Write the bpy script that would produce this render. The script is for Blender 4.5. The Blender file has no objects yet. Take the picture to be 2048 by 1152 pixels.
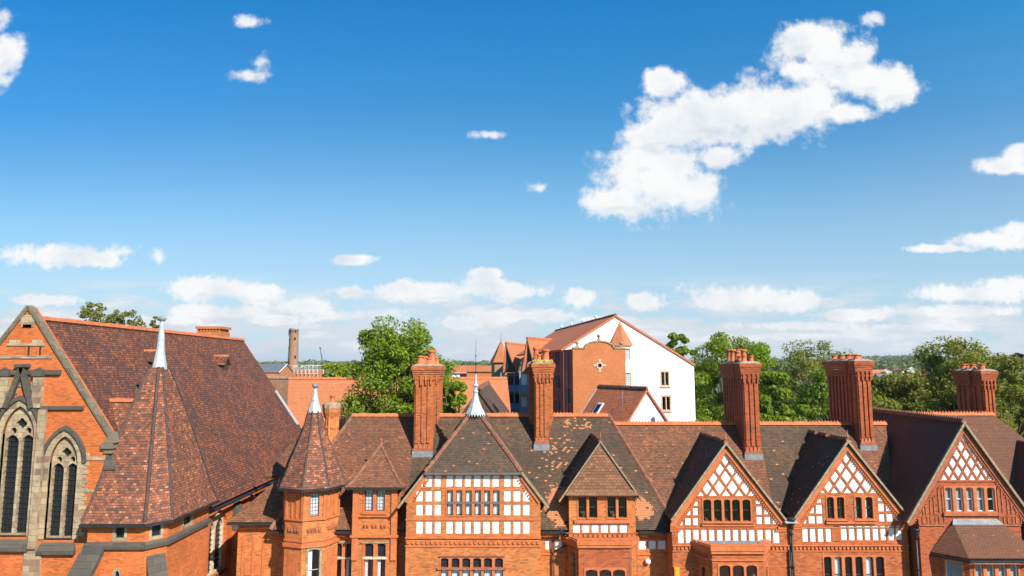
import bpy, bmesh, math, random
import numpy as np
from mathutils import Vector, Matrix
from mathutils.geometry import tessellate_polygon
S = bpy.context.scene
COL = S.collection
R = math.radians
# ------------------------------------------------------------------ camera
F = 1365.3; PITCH = R(6.72); CZ = 17.0
cd = bpy.data.cameras.new('camera'); cam = bpy.data.objects.new('camera', cd); COL.objects.link(cam)
cam.location = (0, 0, CZ); cam.rotation_euler = (R(90) + PITCH, 0, 0)
cd.sensor_width = 36; cd.lens = 24; cd.clip_start = .1; cd.clip_end = 30000
S.camera = cam
# ------------------------------------------------------------------ sun, exposure
SUN = Vector((.50, -.627, .596)).normalized()
sd = bpy.data.lights.new('sun', 'SUN'); so = bpy.data.objects.new('sun', sd); COL.objects.link(so)
sd.energy = 4.7; sd.angle = R(.55); sd.color = (1, .95, .86)
so.location = (60, -80, 80); so.rotation_euler = (-SUN).to_track_quat('-Z', 'Y').to_euler()
S.view_settings.view_transform = 'Standard'; S.view_settings.look = 'None'
S.view_settings.exposure = 0.85; S.view_settings.gamma = 1
S.cycles.max_bounces = 6; S.cycles.transparent_max_bounces = 12
S.cycles.sample_clamp_indirect = 6
# ------------------------------------------------------------------ measuring: photo pixel (2048 wide) -> point on the plane at depth Y
def ray(u, v):
    dx = (u - 1024) / F; dy = (576 - v) / F
    return dx, math.cos(PITCH) - dy * math.sin(PITCH), math.sin(PITCH) + dy * math.cos(PITCH)
def at(u, v, Y):
    a, b, c = ray(u, v); return Vector((a / b * Y, Y, CZ + c / b * Y))
def xx(u, v, Y): return at(u, v, Y).x
def zz(v, Y): return at(1024, v, Y).z
def crop(ox, oy, s): return lambda x, y: (ox + x / s, oy + y / s)
def rect(c, x0, y0, x1, y1, Y):
    u0, v0 = c(x0, y0); u1, v1 = c(x1, y1); vm = (v0 + v1) / 2
    return xx(u0, vm, Y), xx(u1, vm, Y), zz(v1, Y), zz(v0, Y)      # x0,x1,z0,z1
# ------------------------------------------------------------------ node helpers
class NT:
    def __init__(s, nt): s.nt = nt
    def n(s, t, **kw):
        nd = s.nt.nodes.new(t)
        for k, v in kw.items(): setattr(nd, k, v)
        return nd
    def link(s, a, b): s.nt.links.new(a, b)
    def put(s, sock, v):
        if isinstance(v, bpy.types.NodeSocket): s.link(v, sock)
        else:
            if sock.type == 'RGBA' and len(v) == 3: v = (*v, 1)
            sock.default_value = v
    def math(s, op, a, b=None, c=None, clamp=False):
        nd = s.n('ShaderNodeMath', operation=op, use_clamp=clamp)
        s.put(nd.inputs[0], a)
        if b is not None: s.put(nd.inputs[1], b)
        if c is not None: s.put(nd.inputs[2], c)
        return nd.outputs[0]
    def vmath(s, op, a, b=None, c=None):
        nd = s.n('ShaderNodeVectorMath', operation=op)
        s.put(nd.inputs[0], a)
        if b is not None: s.put(nd.inputs[1], b)
        if c is not None: s.put(nd.inputs[2], c)
        return nd.outputs['Value'] if op in ('LENGTH', 'DOT_PRODUCT', 'DISTANCE') else nd.outputs[0]
    def mix(s, f, a, b, blend='MIX'):
        nd = s.n('ShaderNodeMix', data_type='RGBA', blend_type=blend)
        s.put(nd.inputs[0], f); s.put(nd.inputs[6], a); s.put(nd.inputs[7], b)
        return nd.outputs[2]
    def ramp(s, f, stops, interp='LINEAR'):
        nd = s.n('ShaderNodeValToRGB'); cr = nd.color_ramp; cr.interpolation = interp
        while len(cr.elements) < len(stops): cr.elements.new(.5)
        for e, (p, c) in zip(cr.elements, stops):
            e.position = p; e.color = (*c, 1) if len(c) == 3 else c
        s.put(nd.inputs[0], f); return nd.outputs[0]
    def smooth(s, x, a, b, c=0., d=1.):
        nd = s.n('ShaderNodeMapRange', interpolation_type='SMOOTHSTEP')
        s.put(nd.inputs[0], x)
        for i, v in enumerate((a, b, c, d)): s.put(nd.inputs[i + 1], v)
        return nd.outputs[0]
    def noise(s, vec, scale, detail=4, rough=.5, dim='3D', out=0):
        nd = s.n('ShaderNodeTexNoise', noise_dimensions=dim)
        s.put(nd.inputs['Vector'], vec); s.put(nd.inputs['Scale'], scale)
        s.put(nd.inputs['Detail'], detail); s.put(nd.inputs['Roughness'], rough)
        return nd.outputs[out]
# ------------------------------------------------------------------ world: Nishita sky with cumulus
W = bpy.data.worlds.new('World'); S.world = W; W.use_nodes = True
def build_world():
    nt = W.node_tree; nt.nodes.clear(); g = NT(nt)
    sky = g.n('ShaderNodeTexSky', sky_type='NISHITA'); sky.sun_disc = False
    sky.sun_elevation = math.asin(SUN.z); sky.sun_rotation = math.atan2(SUN.x, SUN.y)
    sky.altitude = 100; sky.air_density = SKY[0]; sky.dust_density = SKY[1]; sky.ozone_density = SKY[2]
    d = g.n('ShaderNodeTexCoord').outputs['Generated']
    sep = g.n('ShaderNodeSeparateXYZ'); g.link(d, sep.inputs[0])
    yy = g.math('MAXIMUM', g.math('ABSOLUTE', sep.outputs[1]), .08)
    px = g.math('DIVIDE', sep.outputs[0], yy); pz = g.math('DIVIDE', sep.outputs[2], yy)
    cmb = g.n('ShaderNodeCombineXYZ'); g.link(px, cmb.inputs[0]); g.link(pz, cmb.inputs[1]); p = cmb.outputs[0]
    n1 = g.noise(p, 10, 7, .52, '2D'); n2 = g.noise(p, 26, 8, .55, '2D')
    wob = g.math('ADD', g.math('MULTIPLY', g.math('SUBTRACT', n1, .5), 1.25), g.math('MULTIPLY', g.math('SUBTRACT', n2, .5), 1.2))
    def field(p, lst):
        acc = None
        for (u, v, ru, rv) in lst:
            a, b, c = ray(u, v); cx, cz = a / b, c / b; ix, iz = F / ru, F / rv
            l = g.vmath('LENGTH', g.vmath('MULTIPLY_ADD', p, (ix, iz, 0), (-cx * ix, -cz * iz, 0)))
            if acc is None: acc = l
            else:
                acc = g.math('SMOOTH_MIN', acc, l, .22)
        return acc
    n4 = g.noise(p, 95, 5, .6, '2D')
    wob = g.math('ADD', wob, g.math('MULTIPLY', g.math('SUBTRACT', n4, .5), g.smooth(pz, .26, .13, .42, .95)))
    big = [c for c in CLOUDS if c[2] >= 38]; small = [c for c in CLOUDS if c[2] < 38]
    fd = field(p, big)
    dens = g.math('ADD', g.math('SUBTRACT', 1.14, fd), wob)
    a1 = g.smooth(dens, -.06, .58, 0, .97)
    fup = field(g.vmath('ADD', p, (-.006, .016, 0)), big); under = g.smooth(g.math('SUBTRACT', fd, fup), -.02, .38)
    fs = field(p, small)
    aw = g.smooth(g.math('ADD', g.math('SUBTRACT', 1.3, fs), g.math('MULTIPLY', wob, 1.9)), .0, 1.2, 0, .85)
    a1 = g.math('MAXIMUM', a1, aw)
    # thin far cloud streets towards the horizon
    strp = g.vmath('MULTIPLY', p, (7.5, 34, 0))
    s1 = g.noise(strp, 1.0, 8, .6, '2D')
    band = g.math('MULTIPLY', g.smooth(pz, .15, .065), g.smooth(pz, -.01, .02))
    a2 = g.math('MULTIPLY', g.smooth(g.math('ADD', s1, g.math('MULTIPLY', g.smooth(pz, .10, .04), .12)), .40, .58), g.math('MULTIPLY', band, .95))
    # wisps
    # shading: compare the field a little towards the light
    n1b = g.noise(g.vmath('ADD', p, (.012, .022, 0)), 9, 5, .6, '2D')
    sh = g.math('MULTIPLY', g.math('SUBTRACT', n1b, n1), 2.2)
    core = g.smooth(dens, .1, 1.0)
    n3 = g.noise(p, 5, 4, .5, '2D')
    shade = g.math('ADD', g.math('ADD', g.math('MULTIPLY', core, g.math('ADD', g.smooth(n3, .4, .62, 0, .4), g.math('MULTIPLY', under, .65))), sh), g.smooth(pz, .16, .06, 0., .22), clamp=True)
    ccol = g.mix(shade, (1.0, .995, .985), (.72, .78, .85))
    col2 = g.mix(g.smooth(s1, .5, .75), (.80, .86, .92), (1.08, 1.07, 1.06))
    K = SKY[3]
    zt_ = g.ramp(pz, [(.02, (.80, .72, .66)), (.125, (.76, .735, .69)), (.30, (.54, .73, .765)), (.43, (.34, .80, .90)), (.56, (.17, .79, .96))])
    zt_ = g.mix(g.smooth(pz, .12, .40), zt_, g.ramp(g.math('MULTIPLY_ADD', px, .5, .5), [(.12, (.80, .91, .95)), (.36, (.95, 1.03, 1.02)), (.56, (.94, 1.12, 1.10)), (.72, (1.1, 1.12, 1.08)), (.88, (1.6, 1.2, 1.09))]), 'MULTIPLY')
    skyc = g.vmath('MULTIPLY', sky.outputs[0], SKY[4])
    hz = g.smooth(pz, .42, .0, 0, 1)
    skyc = g.mix(g.math('MULTIPLY', hz, SKY[6]), skyc, tuple(c / K for c in SKY[5]))
    skyc = g.mix(1., skyc, zt_, 'MULTIPLY')
    c = g.mix(a2, skyc, g.vmath('MULTIPLY', col2, (SKY[7] / K * .9,) * 3))
    c = g.mix(a1, c, g.vmath('MULTIPLY', ccol, (SKY[7] / K,) * 3))
    bg = g.n('ShaderNodeBackground'); g.link(c, bg.inputs[0]); bg.inputs[1].default_value = K
    out = g.n('ShaderNodeOutputWorld'); g.link(bg.outputs[0], out.inputs[0])
# air, dust, ozone, strength, tint, horizon colour, horizon mix, cloud level
SKY = (1.0, .6, 3.0, .1, (.62, .86, 1.0), (.42, .60, .76), .75, .555)
CLOUDS = [(1310, 365, 126.5, 82.5), (1225, 400, 88.0, 35.2), (1395, 385, 66.0, 55.0), (1280, 320, 66.0, 46.2), (1437, 314, 46.2, 28.6), (1420, 240, 165.0, 66.0), (1560, 222, 143.0, 72.6), (1640, 205, 57.2, 55.0), (1290, 275, 66.0, 39.6), (1330, 168, 44.0, 35.2), (1640, 105, 93.5, 60.5), (1600, 78, 55.0, 41.8), (1735, 158, 88.0, 55.0), (1775, 178, 66.0, 46.2), (1705, 112, 57.2, 44.0), (1600, 140, 44.0, 38.5), (1690, 225, 66.0, 27.5), (1745, 36, 22, 14), (498, 150, 34, 14), (522, 125, 22, 22), (500, 46, 34, 12), (985, 270, 30, 9), (1080, 377, 22, 13), (2, 110, 42, 62), (0, 50, 26, 34), (8, 160, 30, 34), (2010, 335, 72, 20), (2044, 312, 40, 22), (1990, 480, 110, 18), (2040, 462, 55, 24), (1880, 497, 70, 10), (130, 510, 115, 24), (200, 522, 42, 15), (318, 512, 18, 13), (700, 519, 54, 12), (430, 578, 110, 25), (520, 585, 55, 22), (400, 568, 52, 22), (620, 612, 66, 18), (700, 630, 110, 14), (420, 622, 90, 14), (850, 582, 110, 20), (700, 586, 45, 15), (960, 572, 60, 25), (1035, 582, 74, 22), (965, 548, 44, 14), (1165, 597, 42, 22), (1290, 602, 46, 18), (1500, 597, 120, 26), (1590, 606, 75, 22), (1440, 602, 60, 18), (1950, 588, 160, 18), (2030, 572, 90, 20), (1900, 622, 130, 13), (1700, 630, 90, 13), (1050, 632, 100, 15), (920, 646, 52, 13), (560, 640, 60, 10), (330, 640, 70, 10), (1220, 640, 60, 9), (1580, 652, 120, 10), (1850, 655, 110, 9), (90, 600, 70, 12)]
build_world()
# ------------------------------------------------------------------ materials
def new_mat(name):
    m = bpy.data.materials.new(name); m.use_nodes = True
    nt = m.node_tree; nt.nodes.clear(); g = NT(nt)
    b = g.n('ShaderNodeBsdfPrincipled'); o = g.n('ShaderNodeOutputMaterial'); g.link(b.outputs[0], o.inputs[0])
    b.inputs['Specular IOR Level'].default_value = .3
    return m, g, b
def bump(g, b, h, dist, strength=1.):
    bp = g.n('ShaderNodeBump'); bp.inputs['Distance'].default_value = dist; bp.inputs['Strength'].default_value = strength
    g.put(bp.inputs['Height'], h); g.link(bp.outputs[0], b.inputs['Normal'])
def plain(name, c, rough=.7, var=.12, metallic=0, scale=3., spec=.3):
    m, g, b = new_mat(name)
    pos = g.n('ShaderNodeNewGeometry').outputs['Position']
    n = g.noise(pos, scale, 6, .65)
    n2 = g.noise(pos, scale * 7, 3, .6)
    k = g.math('ADD', g.math('MULTIPLY', n, .65), g.math('MULTIPLY', n2, .35))
    col = g.mix(g.smooth(k, .32, .68), tuple(x * (1 - var) for x in c), tuple(min(1, x * (1 + var)) for x in c))
    g.put(b.inputs['Base Color'], col); b.inputs['Roughness'].default_value = rough; b.inputs['Metallic'].default_value = metallic
    b.inputs['Specular IOR Level'].default_value = spec
    return m
def units(g, bw, rh, ms, offs=.5):
    uv = g.n('ShaderNodeTexCoord').outputs['UV']
    t = g.n('ShaderNodeTexBrick'); g.link(uv, t.inputs['Vector']); t.offset = offs
    for k, v in (('Color1', (0, 0, 0, 1)), ('Color2', (1, 1, 1, 1)), ('Mortar', (.5, .5, .5, 1)), ('Scale', 1.), ('Mortar Size', ms),
                 ('Mortar Smooth', .15), ('Bias', 0.), ('Brick Width', bw), ('Row Height', rh)): t.inputs[k].default_value = v
    sx = g.n('ShaderNodeSeparateColor'); g.link(t.outputs[0], sx.inputs[0])
    return uv, sx.outputs[0], t.outputs['Fac']
def brick(name, stops, mortar, bw=.235, rh=.08, ms=.009, stain=(.10, .07, .05), stain_amt=.3, var=.25):
    m, g, b = new_mat(name)
    uv, rnd, fac = units(g, bw, rh, ms)
    pos = g.n('ShaderNodeNewGeometry').outputs['Position']
    c = g.ramp(rnd, stops)
    big = g.noise(pos, .7, 6, .65)
    c = g.mix(g.math('MULTIPLY', fac, .8), c, mortar)
    fine = g.noise(pos, 14, 3, .6)
    c = g.mix(1., c, g.ramp(big, [(.3, (1 - var,) * 3), (.7, (1 + var * .4,) * 3)]), 'MULTIPLY')
    c = g.mix(g.smooth(fine, .62, .8, 0, .35), c, stain)
    st = g.noise(g.vmath('MULTIPLY', pos, (1, 1, .25)), 1.1, 6, .7)
    c = g.mix(g.smooth(st, .55, .78, 0, stain_amt), c, stain)
    g.put(b.inputs['Base Color'], c); b.inputs['Roughness'].default_value = .88
    bump(g, b, g.math('SUBTRACT', g.math('MULTIPLY', fine, .4), fac), .012)
    return m
def tile(name, stops, dark, patches=(), odd=(.52, .19, .08), odd_p=.985, moss=.25, lichen=.0, bw=.18, rh=.11, ms=.012, darkp=(.4, .62), lo=.5):
    m, g, b = new_mat(name)
    uv, rnd, fac = units(g, bw, rh, ms)
    pos = g.n('ShaderNodeNewGeometry').outputs['Position']
    c = g.ramp(rnd, stops)
    big = g.noise(pos, .45, 5, .62); med = g.noise(pos, 2.2, 5, .65); fine = g.noise(pos, 17, 3, .6)
    k = g.math('ADD', g.math('MULTIPLY', big, .7), g.math('MULTIPLY', med, .3))
    c = g.mix(g.smooth(k, darkp[0], darkp[1], 0, moss), c, dark)
    # single odd tiles (replaced, brighter); more of them where the roof was patched
    uvc = g.vmath('FLOOR', g.vmath('DIVIDE', uv, (bw * 1.0, rh, 1)))
    wn = g.n('ShaderNodeTexWhiteNoise', noise_dimensions='1D')
    g.put(wn.inputs['W'], g.math('MULTIPLY', rnd, 913.7)); r2 = wn.outputs['Value']
    thr = odd_p
    for (x, z, rx, rz, pr) in patches:
        l = g.vmath('LENGTH', g.vmath('MULTIPLY_ADD', pos, (1 / rx, 0, 1 / rz), (-x / rx, 0, -z / rz)))
        l = g.math('ADD', l, g.math('MULTIPLY', g.math('SUBTRACT', med, .5), 1.2))
        thr = g.math('SUBTRACT', thr, g.smooth(l, 1.05, .7, 0, pr))
    c = g.mix(g.math('MULTIPLY', g.math('GREATER_THAN', r2, thr), .85), c, odd)
    if lichen:
        c = g.mix(g.smooth(g.noise(pos, 6, 5, .75), .62, .75, 0, lichen), c, (.5, .47, .4))
    c = g.mix(g.smooth(fine, .35, .7, 0, .35), c, (.06, .04, .035))
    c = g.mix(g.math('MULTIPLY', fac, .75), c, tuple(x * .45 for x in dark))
    g.put(b.inputs['Base Color'], c); b.inputs['Roughness'].default_value = .8
    sy = g.n('ShaderNodeSeparateXYZ'); g.link(uv, sy.inputs[0])
    saw = g.math('FRACT', g.math('DIVIDE', sy.outputs[1], rh))
    h = g.math('ADD', g.math('MULTIPLY', g.math('SUBTRACT', 1., saw), 1.), g.math('MULTIPLY', rnd, .5))
    bump(g, b, h, .022)
    return m
M = {}
M['brick'] = brick('orange_brick', [(0, (0.388, 0.093, 0.023)), (.35, (0.551, 0.152, 0.037)), (.75, (0.612, 0.186, 0.047)), (1, (0.286, 0.078, 0.027))], (0.561, 0.294, 0.125), stain_amt=.36)
M['brick_red'] = brick('red_brick', [(0, (0.291, 0.052, 0.018)), (.4, (0.426, 0.088, 0.028)), (.8, (0.470, 0.104, 0.033)), (1, (0.179, 0.042, 0.020))], (0.370, 0.166, 0.074), stain_amt=.55)
M['brick_church'] = brick('church_brick', [(0, (0.449, 0.088, 0.022)), (.4, (0.592, 0.132, 0.031)), (.8, (0.632, 0.157, 0.037)), (1, (0.367, 0.083, 0.027))], (0.510, 0.216, 0.078), stain_amt=.25)
M['brick_stack'] = brick('stack_brick', [(0, (0.337, 0.073, 0.023)), (.4, (0.469, 0.122, 0.036)), (.8, (0.510, 0.147, 0.043)), (1, (0.204, 0.054, 0.023))], (0.428, 0.196, 0.086), stain_amt=.45)
M['brick_deep'] = brick('deep_orange_brick', [(0, (0.319, 0.070, 0.021)), (.4, (0.462, 0.110, 0.030)), (.8, (0.517, 0.135, 0.038)), (1, (0.220, 0.055, 0.021))], (0.418, 0.190, 0.084), stain_amt=.3)
M['brick_modern'] = brick('plain_orange_brick', [(0, (0.469, 0.137, 0.043)), (.5, (0.551, 0.176, 0.058)), (1, (0.428, 0.127, 0.047))], (0.469, 0.245, 0.109), stain_amt=.08, var=.12)
M['brick_shade'] = brick('brown_brick', [(0, (.20, .06, .03)), (.5, (.25, .08, .04)), (1, (.17, .055, .03))], (.22, .11, .07), stain_amt=.15)
M['brick_far'] = brick('sooty_brick', [(0, (.26, .13, .08)), (.5, (.34, .17, .10)), (1, (.22, .11, .075))], (.3, .2, .14), stain_amt=.4)
M['terracotta'] = plain('terracotta', (.47, .13, .042), .75, .22, scale=2.5)
M['terracotta_dark'] = plain('weathered_terracotta', (.33, .10, .045), .8, .35, scale=4)
M['ridge'] = plain('ridge_clay', (.48, .14, .052), .8, .28, scale=3)
M['hip_dark'] = plain('dark_hip_clay', (.085, .05, .04), .85, .4, scale=6)
M['ridge_old'] = plain('old_ridge_clay', (.20, .085, .05), .85, .45, scale=4)
M['pot'] = plain('pot_clay', (.44, .125, .05), .8, .3, scale=4)
M['plaster'] = plain('white_plaster', (.72, .70, .655), .8, .09, scale=2.2)
M['render'] = plain('white_render', (.84, .84, .83), .8, .04, scale=.35)
M['lead'] = plain('lead_sheet', (.37, .385, .40), .5, .2, scale=2.5)
M['lead_dark'] = plain('dull_lead', (.20, .21, .22), .55, .3, scale=3)
M['iron'] = plain('black_iron', (.025, .025, .027), .45, .3)
M['timber_dark'] = plain('dark_timber', (.05, .04, .035), .7, .3)
M['timber'] = plain('pale_oak', (.34, .21, .11), .7, .25, scale=4)
M['blue_metal'] = plain('blue_grey_paint', (.17, .235, .33), .5, .15)
M['white_paint'] = plain('white_paint', (.78, .78, .76), .5, .05)
M['slate'] = plain('grey_slate', (.12, .13, .15), .6, .2, scale=2)
M['verge'] = plain('mossy_verge_mortar', (.28, .21, .13), .9, .4, scale=5)
M['flaunch'] = plain('mortar_flaunching', (.30, .24, .17), .9, .5, scale=6)
M['lichen'] = plain('yellow_lichen', (.50, .32, .05), .9, .5, scale=8)
M['blind'] = plain('grey_slats', (.42, .43, .42), .8, .08)
M['curtain'] = plain('white_net_curtain', (.82, .82, .82), .9, .05)
M['dark_room'] = plain('dim_room', (.03, .025, .02), .9, .3)  # near-black colour stands for the shade inside rooms and openings
M['road'] = plain('asphalt', (.13, .13, .13), .9, .2, scale=4)
M['pave'] = plain('paving', (.30, .28, .25), .9, .2, scale=4)
M['orange_box'] = plain('orange_plastic', (.75, .30, .02), .5, .05)
M['steel'] = plain('galvanised_steel', (.62, .64, .66), .45, .1)
M['cap_grey'] = plain('grey_metal', (.13, .11, .095), .5, .15)
def stone(name, stops, mortar, bw, rh, dirt=.5):
    m, g, b = new_mat(name)
    uv, rnd, fac = units(g, bw, rh, .012)
    pos = g.n('ShaderNodeNewGeometry').outputs['Position']
    c = g.ramp(rnd, stops)
    n = g.noise(pos, 1.4, 7, .7); f = g.noise(pos, 11, 4, .6)
    c = g.mix(g.smooth(n, .45, .68, 0, dirt), c, (.075, .06, .05))
    c = g.mix(g.smooth(f, .5, .8, 0, .35), c, (.1, .08, .06))
    c = g.mix(g.math('MULTIPLY', fac, .6), c, mortar)
    g.put(b.inputs['Base Color'], c); b.inputs['Roughness'].default_value = .9
    bump(g, b, g.math('SUBTRACT', f, fac), .015)
    return m
M['stone'] = stone('buff_sandstone', [(0, (.30, .22, .13)), (.45, (.42, .32, .19)), (.8, (.36, .25, .15)), (1, (.22, .12, .085))], (.2, .15, .1), .55, .3)
M['stone_dark'] = stone('sooty_sandstone', [(0, (.075, .064, .05)), (.5, (.10, .085, .066)), (1, (.055, .05, .042))], (.06, .05, .04), .7, .35)
M['stone_pale'] = stone('pale_sandstone', [(0, (.55, .42, .29)), (.5, (.60, .47, .33)), (1, (.5, .36, .25))], (.3, .22, .15), .5, .4, .2)
M['coping'] = stone('coping_stone', [(0, (.165, .13, .085)), (.5, (.21, .165, .108)), (1, (.135, .108, .075))], (.06, .05, .04), .9, .6, .5)
TB = [(0, (0.090, 0.036, 0.025)), (.3, (0.153, 0.050, 0.027)), (.6, (0.225, 0.065, 0.027)), (.82, (0.306, 0.086, 0.031)), (.94, (0.414, 0.117, 0.038)), (1, (0.077, 0.045, 0.041))]
M['tile_church'] = tile('church_tiles', TB, (0.052, 0.031, 0.027), moss=.55, odd_p=.975, odd=(0.322, 0.102, 0.039), lichen=.25, bw=.21, rh=.165, ms=.02)  # wide dark joints also paint in the shadow under each tile edge
M['tile_cone'] = tile('turret_tiles', [(0, (0.115, 0.047, 0.031)), (.25, (0.192, 0.073, 0.042)), (.5, (0.288, 0.089, 0.041)), (.8, (0.403, 0.128, 0.052)), (1, (0.086, 0.047, 0.035))], (0.086, 0.047, 0.035), moss=.4, odd_p=.93, odd=(0.480, 0.188, 0.104), bw=.19, rh=.13)
M['tile_dark'] = tile('weathered_dark_tiles', [(0, (0.069, 0.045, 0.028)), (.35, (0.107, 0.062, 0.035)), (.7, (0.139, 0.073, 0.037)), (.92, (0.194, 0.092, 0.041)), (1, (0.055, 0.041, 0.028))], (0.046, 0.036, 0.024),
    patches=[(2.9, 8.9, 1.1, 1.1, .95), (7.75, 8.75, .6, .65, .97), (4.2, 13.4, 1.1, .4, .3), (3.0, 11.2, 1.2, 1.8, .13)], odd=(0.660, 0.245, 0.094), odd_p=.988, moss=.6, lichen=.12)
M['tile_wing'] = tile('wing_tiles', [(0, (0.070, 0.046, 0.030)), (.4, (0.114, 0.068, 0.039)), (.75, (0.159, 0.080, 0.042)), (1, (0.062, 0.043, 0.030))], (0.053, 0.040, 0.028), odd=(0.441, 0.160, 0.061), odd_p=.985, moss=.5, lichen=.2)
M['tile_red'] = tile('red_brown_tiles', [(0, (0.144, 0.057, 0.029)), (.35, (0.210, 0.076, 0.034)), (.7, (0.264, 0.093, 0.040)), (.92, (0.341, 0.120, 0.049)), (1, (0.111, 0.056, 0.033))], (0.082, 0.050, 0.031), odd=(0.484, 0.176, 0.069), odd_p=.985, moss=.45, lichen=.15,
    patches=[(17.6, 11.3, .7, .5, .5)])
M['tile_plum'] = tile('plum_brown_tiles', [(0, (0.145, 0.057, 0.029)), (.5, (0.189, 0.072, 0.034)), (1, (0.156, 0.061, 0.030))], (0.101, 0.050, 0.031), odd=(0.278, 0.101, 0.048), odd_p=.99, moss=.3)
M['tile_orange'] = tile('new_orange_tiles', [(0, (.48, .155, .06)), (.5, (.56, .19, .075)), (1, (.52, .17, .07))], (.35, .12, .06), odd=(.5, .17, .08), odd_p=.999, moss=.15, bw=.25, rh=.2)
M['tile_rust'] = tile('rust_tiles', [(0, (0.540, 0.150, 0.057)), (.5, (0.660, 0.195, 0.075)), (1, (0.495, 0.137, 0.057))], (0.390, 0.130, 0.063), odd=(0.720, 0.234, 0.092), odd_p=.99, moss=.4, bw=.25, rh=.2)
M['tile_scale'] = tile('scalloped_tiles', [(0, (0.192, 0.078, 0.037)), (.4, (0.264, 0.109, 0.050)), (.8, (0.320, 0.136, 0.063)), (1, (0.160, 0.070, 0.040))], (0.112, 0.062, 0.037), odd=(0.336, 0.155, 0.081), odd_p=.99, moss=.35, bw=.22, rh=.16)
def glass_mat():
    m = bpy.data.materials.new('window_glass'); m.use_nodes = True; nt = m.node_tree; nt.nodes.clear(); g = NT(nt)
    t = g.n('ShaderNodeBsdfTransparent'); t.inputs[0].default_value = (.82, .86, .86, 1)
    gl = g.n('ShaderNodeBsdfGlossy'); gl.inputs['Roughness'].default_value = .04
    pos = g.n('ShaderNodeNewGeometry').outputs['Position']
    bp = g.n('ShaderNodeBump'); bp.inputs['Distance'].default_value = .02; bp.inputs['Strength'].default_value = .4
    g.put(bp.inputs['Height'], g.noise(pos, 2.5, 2)); g.link(bp.outputs[0], gl.inputs['Normal'])
    mx = g.n('ShaderNodeMixShader'); mx.inputs[0].default_value = .09
    g.link(t.outputs[0], mx.inputs[1]); g.link(gl.outputs[0], mx.inputs[2])
    o = g.n('ShaderNodeOutputMaterial'); g.link(mx.outputs[0], o.inputs[0]); return m
M['glass'] = glass_mat()
def leaded_mat(name, c, rough=.25):
    m, g, b = new_mat(name)
    uv, rnd, fac = units(g, .16, .2, .014, 0.)
    col = g.mix(fac, g.ramp(rnd, [(0, tuple(x * .8 for x in c)), (1, c)]), (.02, .02, .022))
    g.put(b.inputs['Base Color'], col); b.inputs['Roughness'].default_value = rough
    return m
M['lead_glass'] = leaded_mat('dark_leaded_glass', (.018, .02, .026))
M['lead_glass_pale'] = leaded_mat('pale_leaded_glass', (.46, .50, .52))
def leaf_mat(name, c1, c2, c3, trans=.5):
    m = bpy.data.materials.new(name); m.use_nodes = True; nt = m.node_tree; nt.nodes.clear(); g = NT(nt)
    geo = g.n('ShaderNodeNewGeometry')
    n = g.noise(geo.outputs['Position'], .55, 4, .6)
    c = g.ramp(geo.outputs['Random Per Island'], [(0, c1), (.55, c2), (1, c3)])
    c = g.mix(g.smooth(n, .4, .65, 0, .6), c, c1)
    d = g.n('ShaderNodeBsdfPrincipled'); g.put(d.inputs['Base Color'], c); d.inputs['Roughness'].default_value = .5
    d.inputs['Specular IOR Level'].default_value = .25
    t = g.n('ShaderNodeBsdfTranslucent'); g.put(t.inputs[0], g.mix(1., c, (1.3, 1.25, .6), 'MULTIPLY'))
    mx = g.n('ShaderNodeMixShader'); mx.inputs[0].default_value = trans
    g.link(d.outputs[0], mx.inputs[1]); g.link(t.outputs[0], mx.inputs[2])
    o = g.n('ShaderNodeOutputMaterial'); g.link(mx.outputs[0], o.inputs[0]); return m
M['leaf'] = leaf_mat('fresh_leaves', (0.124, 0.189, 0.015), (0.233, 0.320, 0.026), (0.364, 0.437, 0.052))
M['leaf_yellow'] = leaf_mat('yellow_green_leaves', (0.195, 0.247, 0.016), (0.312, 0.364, 0.026), (0.403, 0.442, 0.046))
M['leaf_olive'] = leaf_mat('olive_leaves', (0.152, 0.169, 0.030), (0.254, 0.263, 0.047), (0.355, 0.338, 0.075))
M['leaf_mid'] = leaf_mat('mid_green_leaves', (0.113, 0.189, 0.025), (0.218, 0.314, 0.038), (0.360, 0.455, 0.067))
M['leaf_copper'] = leaf_mat('copper_leaves', (.035, .012, .014), (.06, .02, .02), (.09, .03, .028), .2)
M['leaf_far'] = leaf_mat('far_leaves', (0.098, 0.130, 0.039), (0.156, 0.189, 0.058), (0.221, 0.234, 0.085), .3)
M['bark'] = plain('bark', (.11, .085, .06), .95, .35, scale=5)
def ground_mat():
    m, g, b = new_mat('ground')
    pos = g.n('ShaderNodeNewGeometry').outputs['Position']
    n = g.noise(pos, .02, 6, .6); f = g.noise(pos, .6, 5, .7)
    c = g.mix(g.smooth(n, .4, .6), (.055, .085, .022), (.10, .12, .035))
    c = g.mix(g.smooth(f, .45, .7, 0, .5), c, (.13, .11, .06))
    g.put(b.inputs['Base Color'], c); b.inputs['Roughness'].default_value = .95; return m
M['ground'] = ground_mat()
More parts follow.
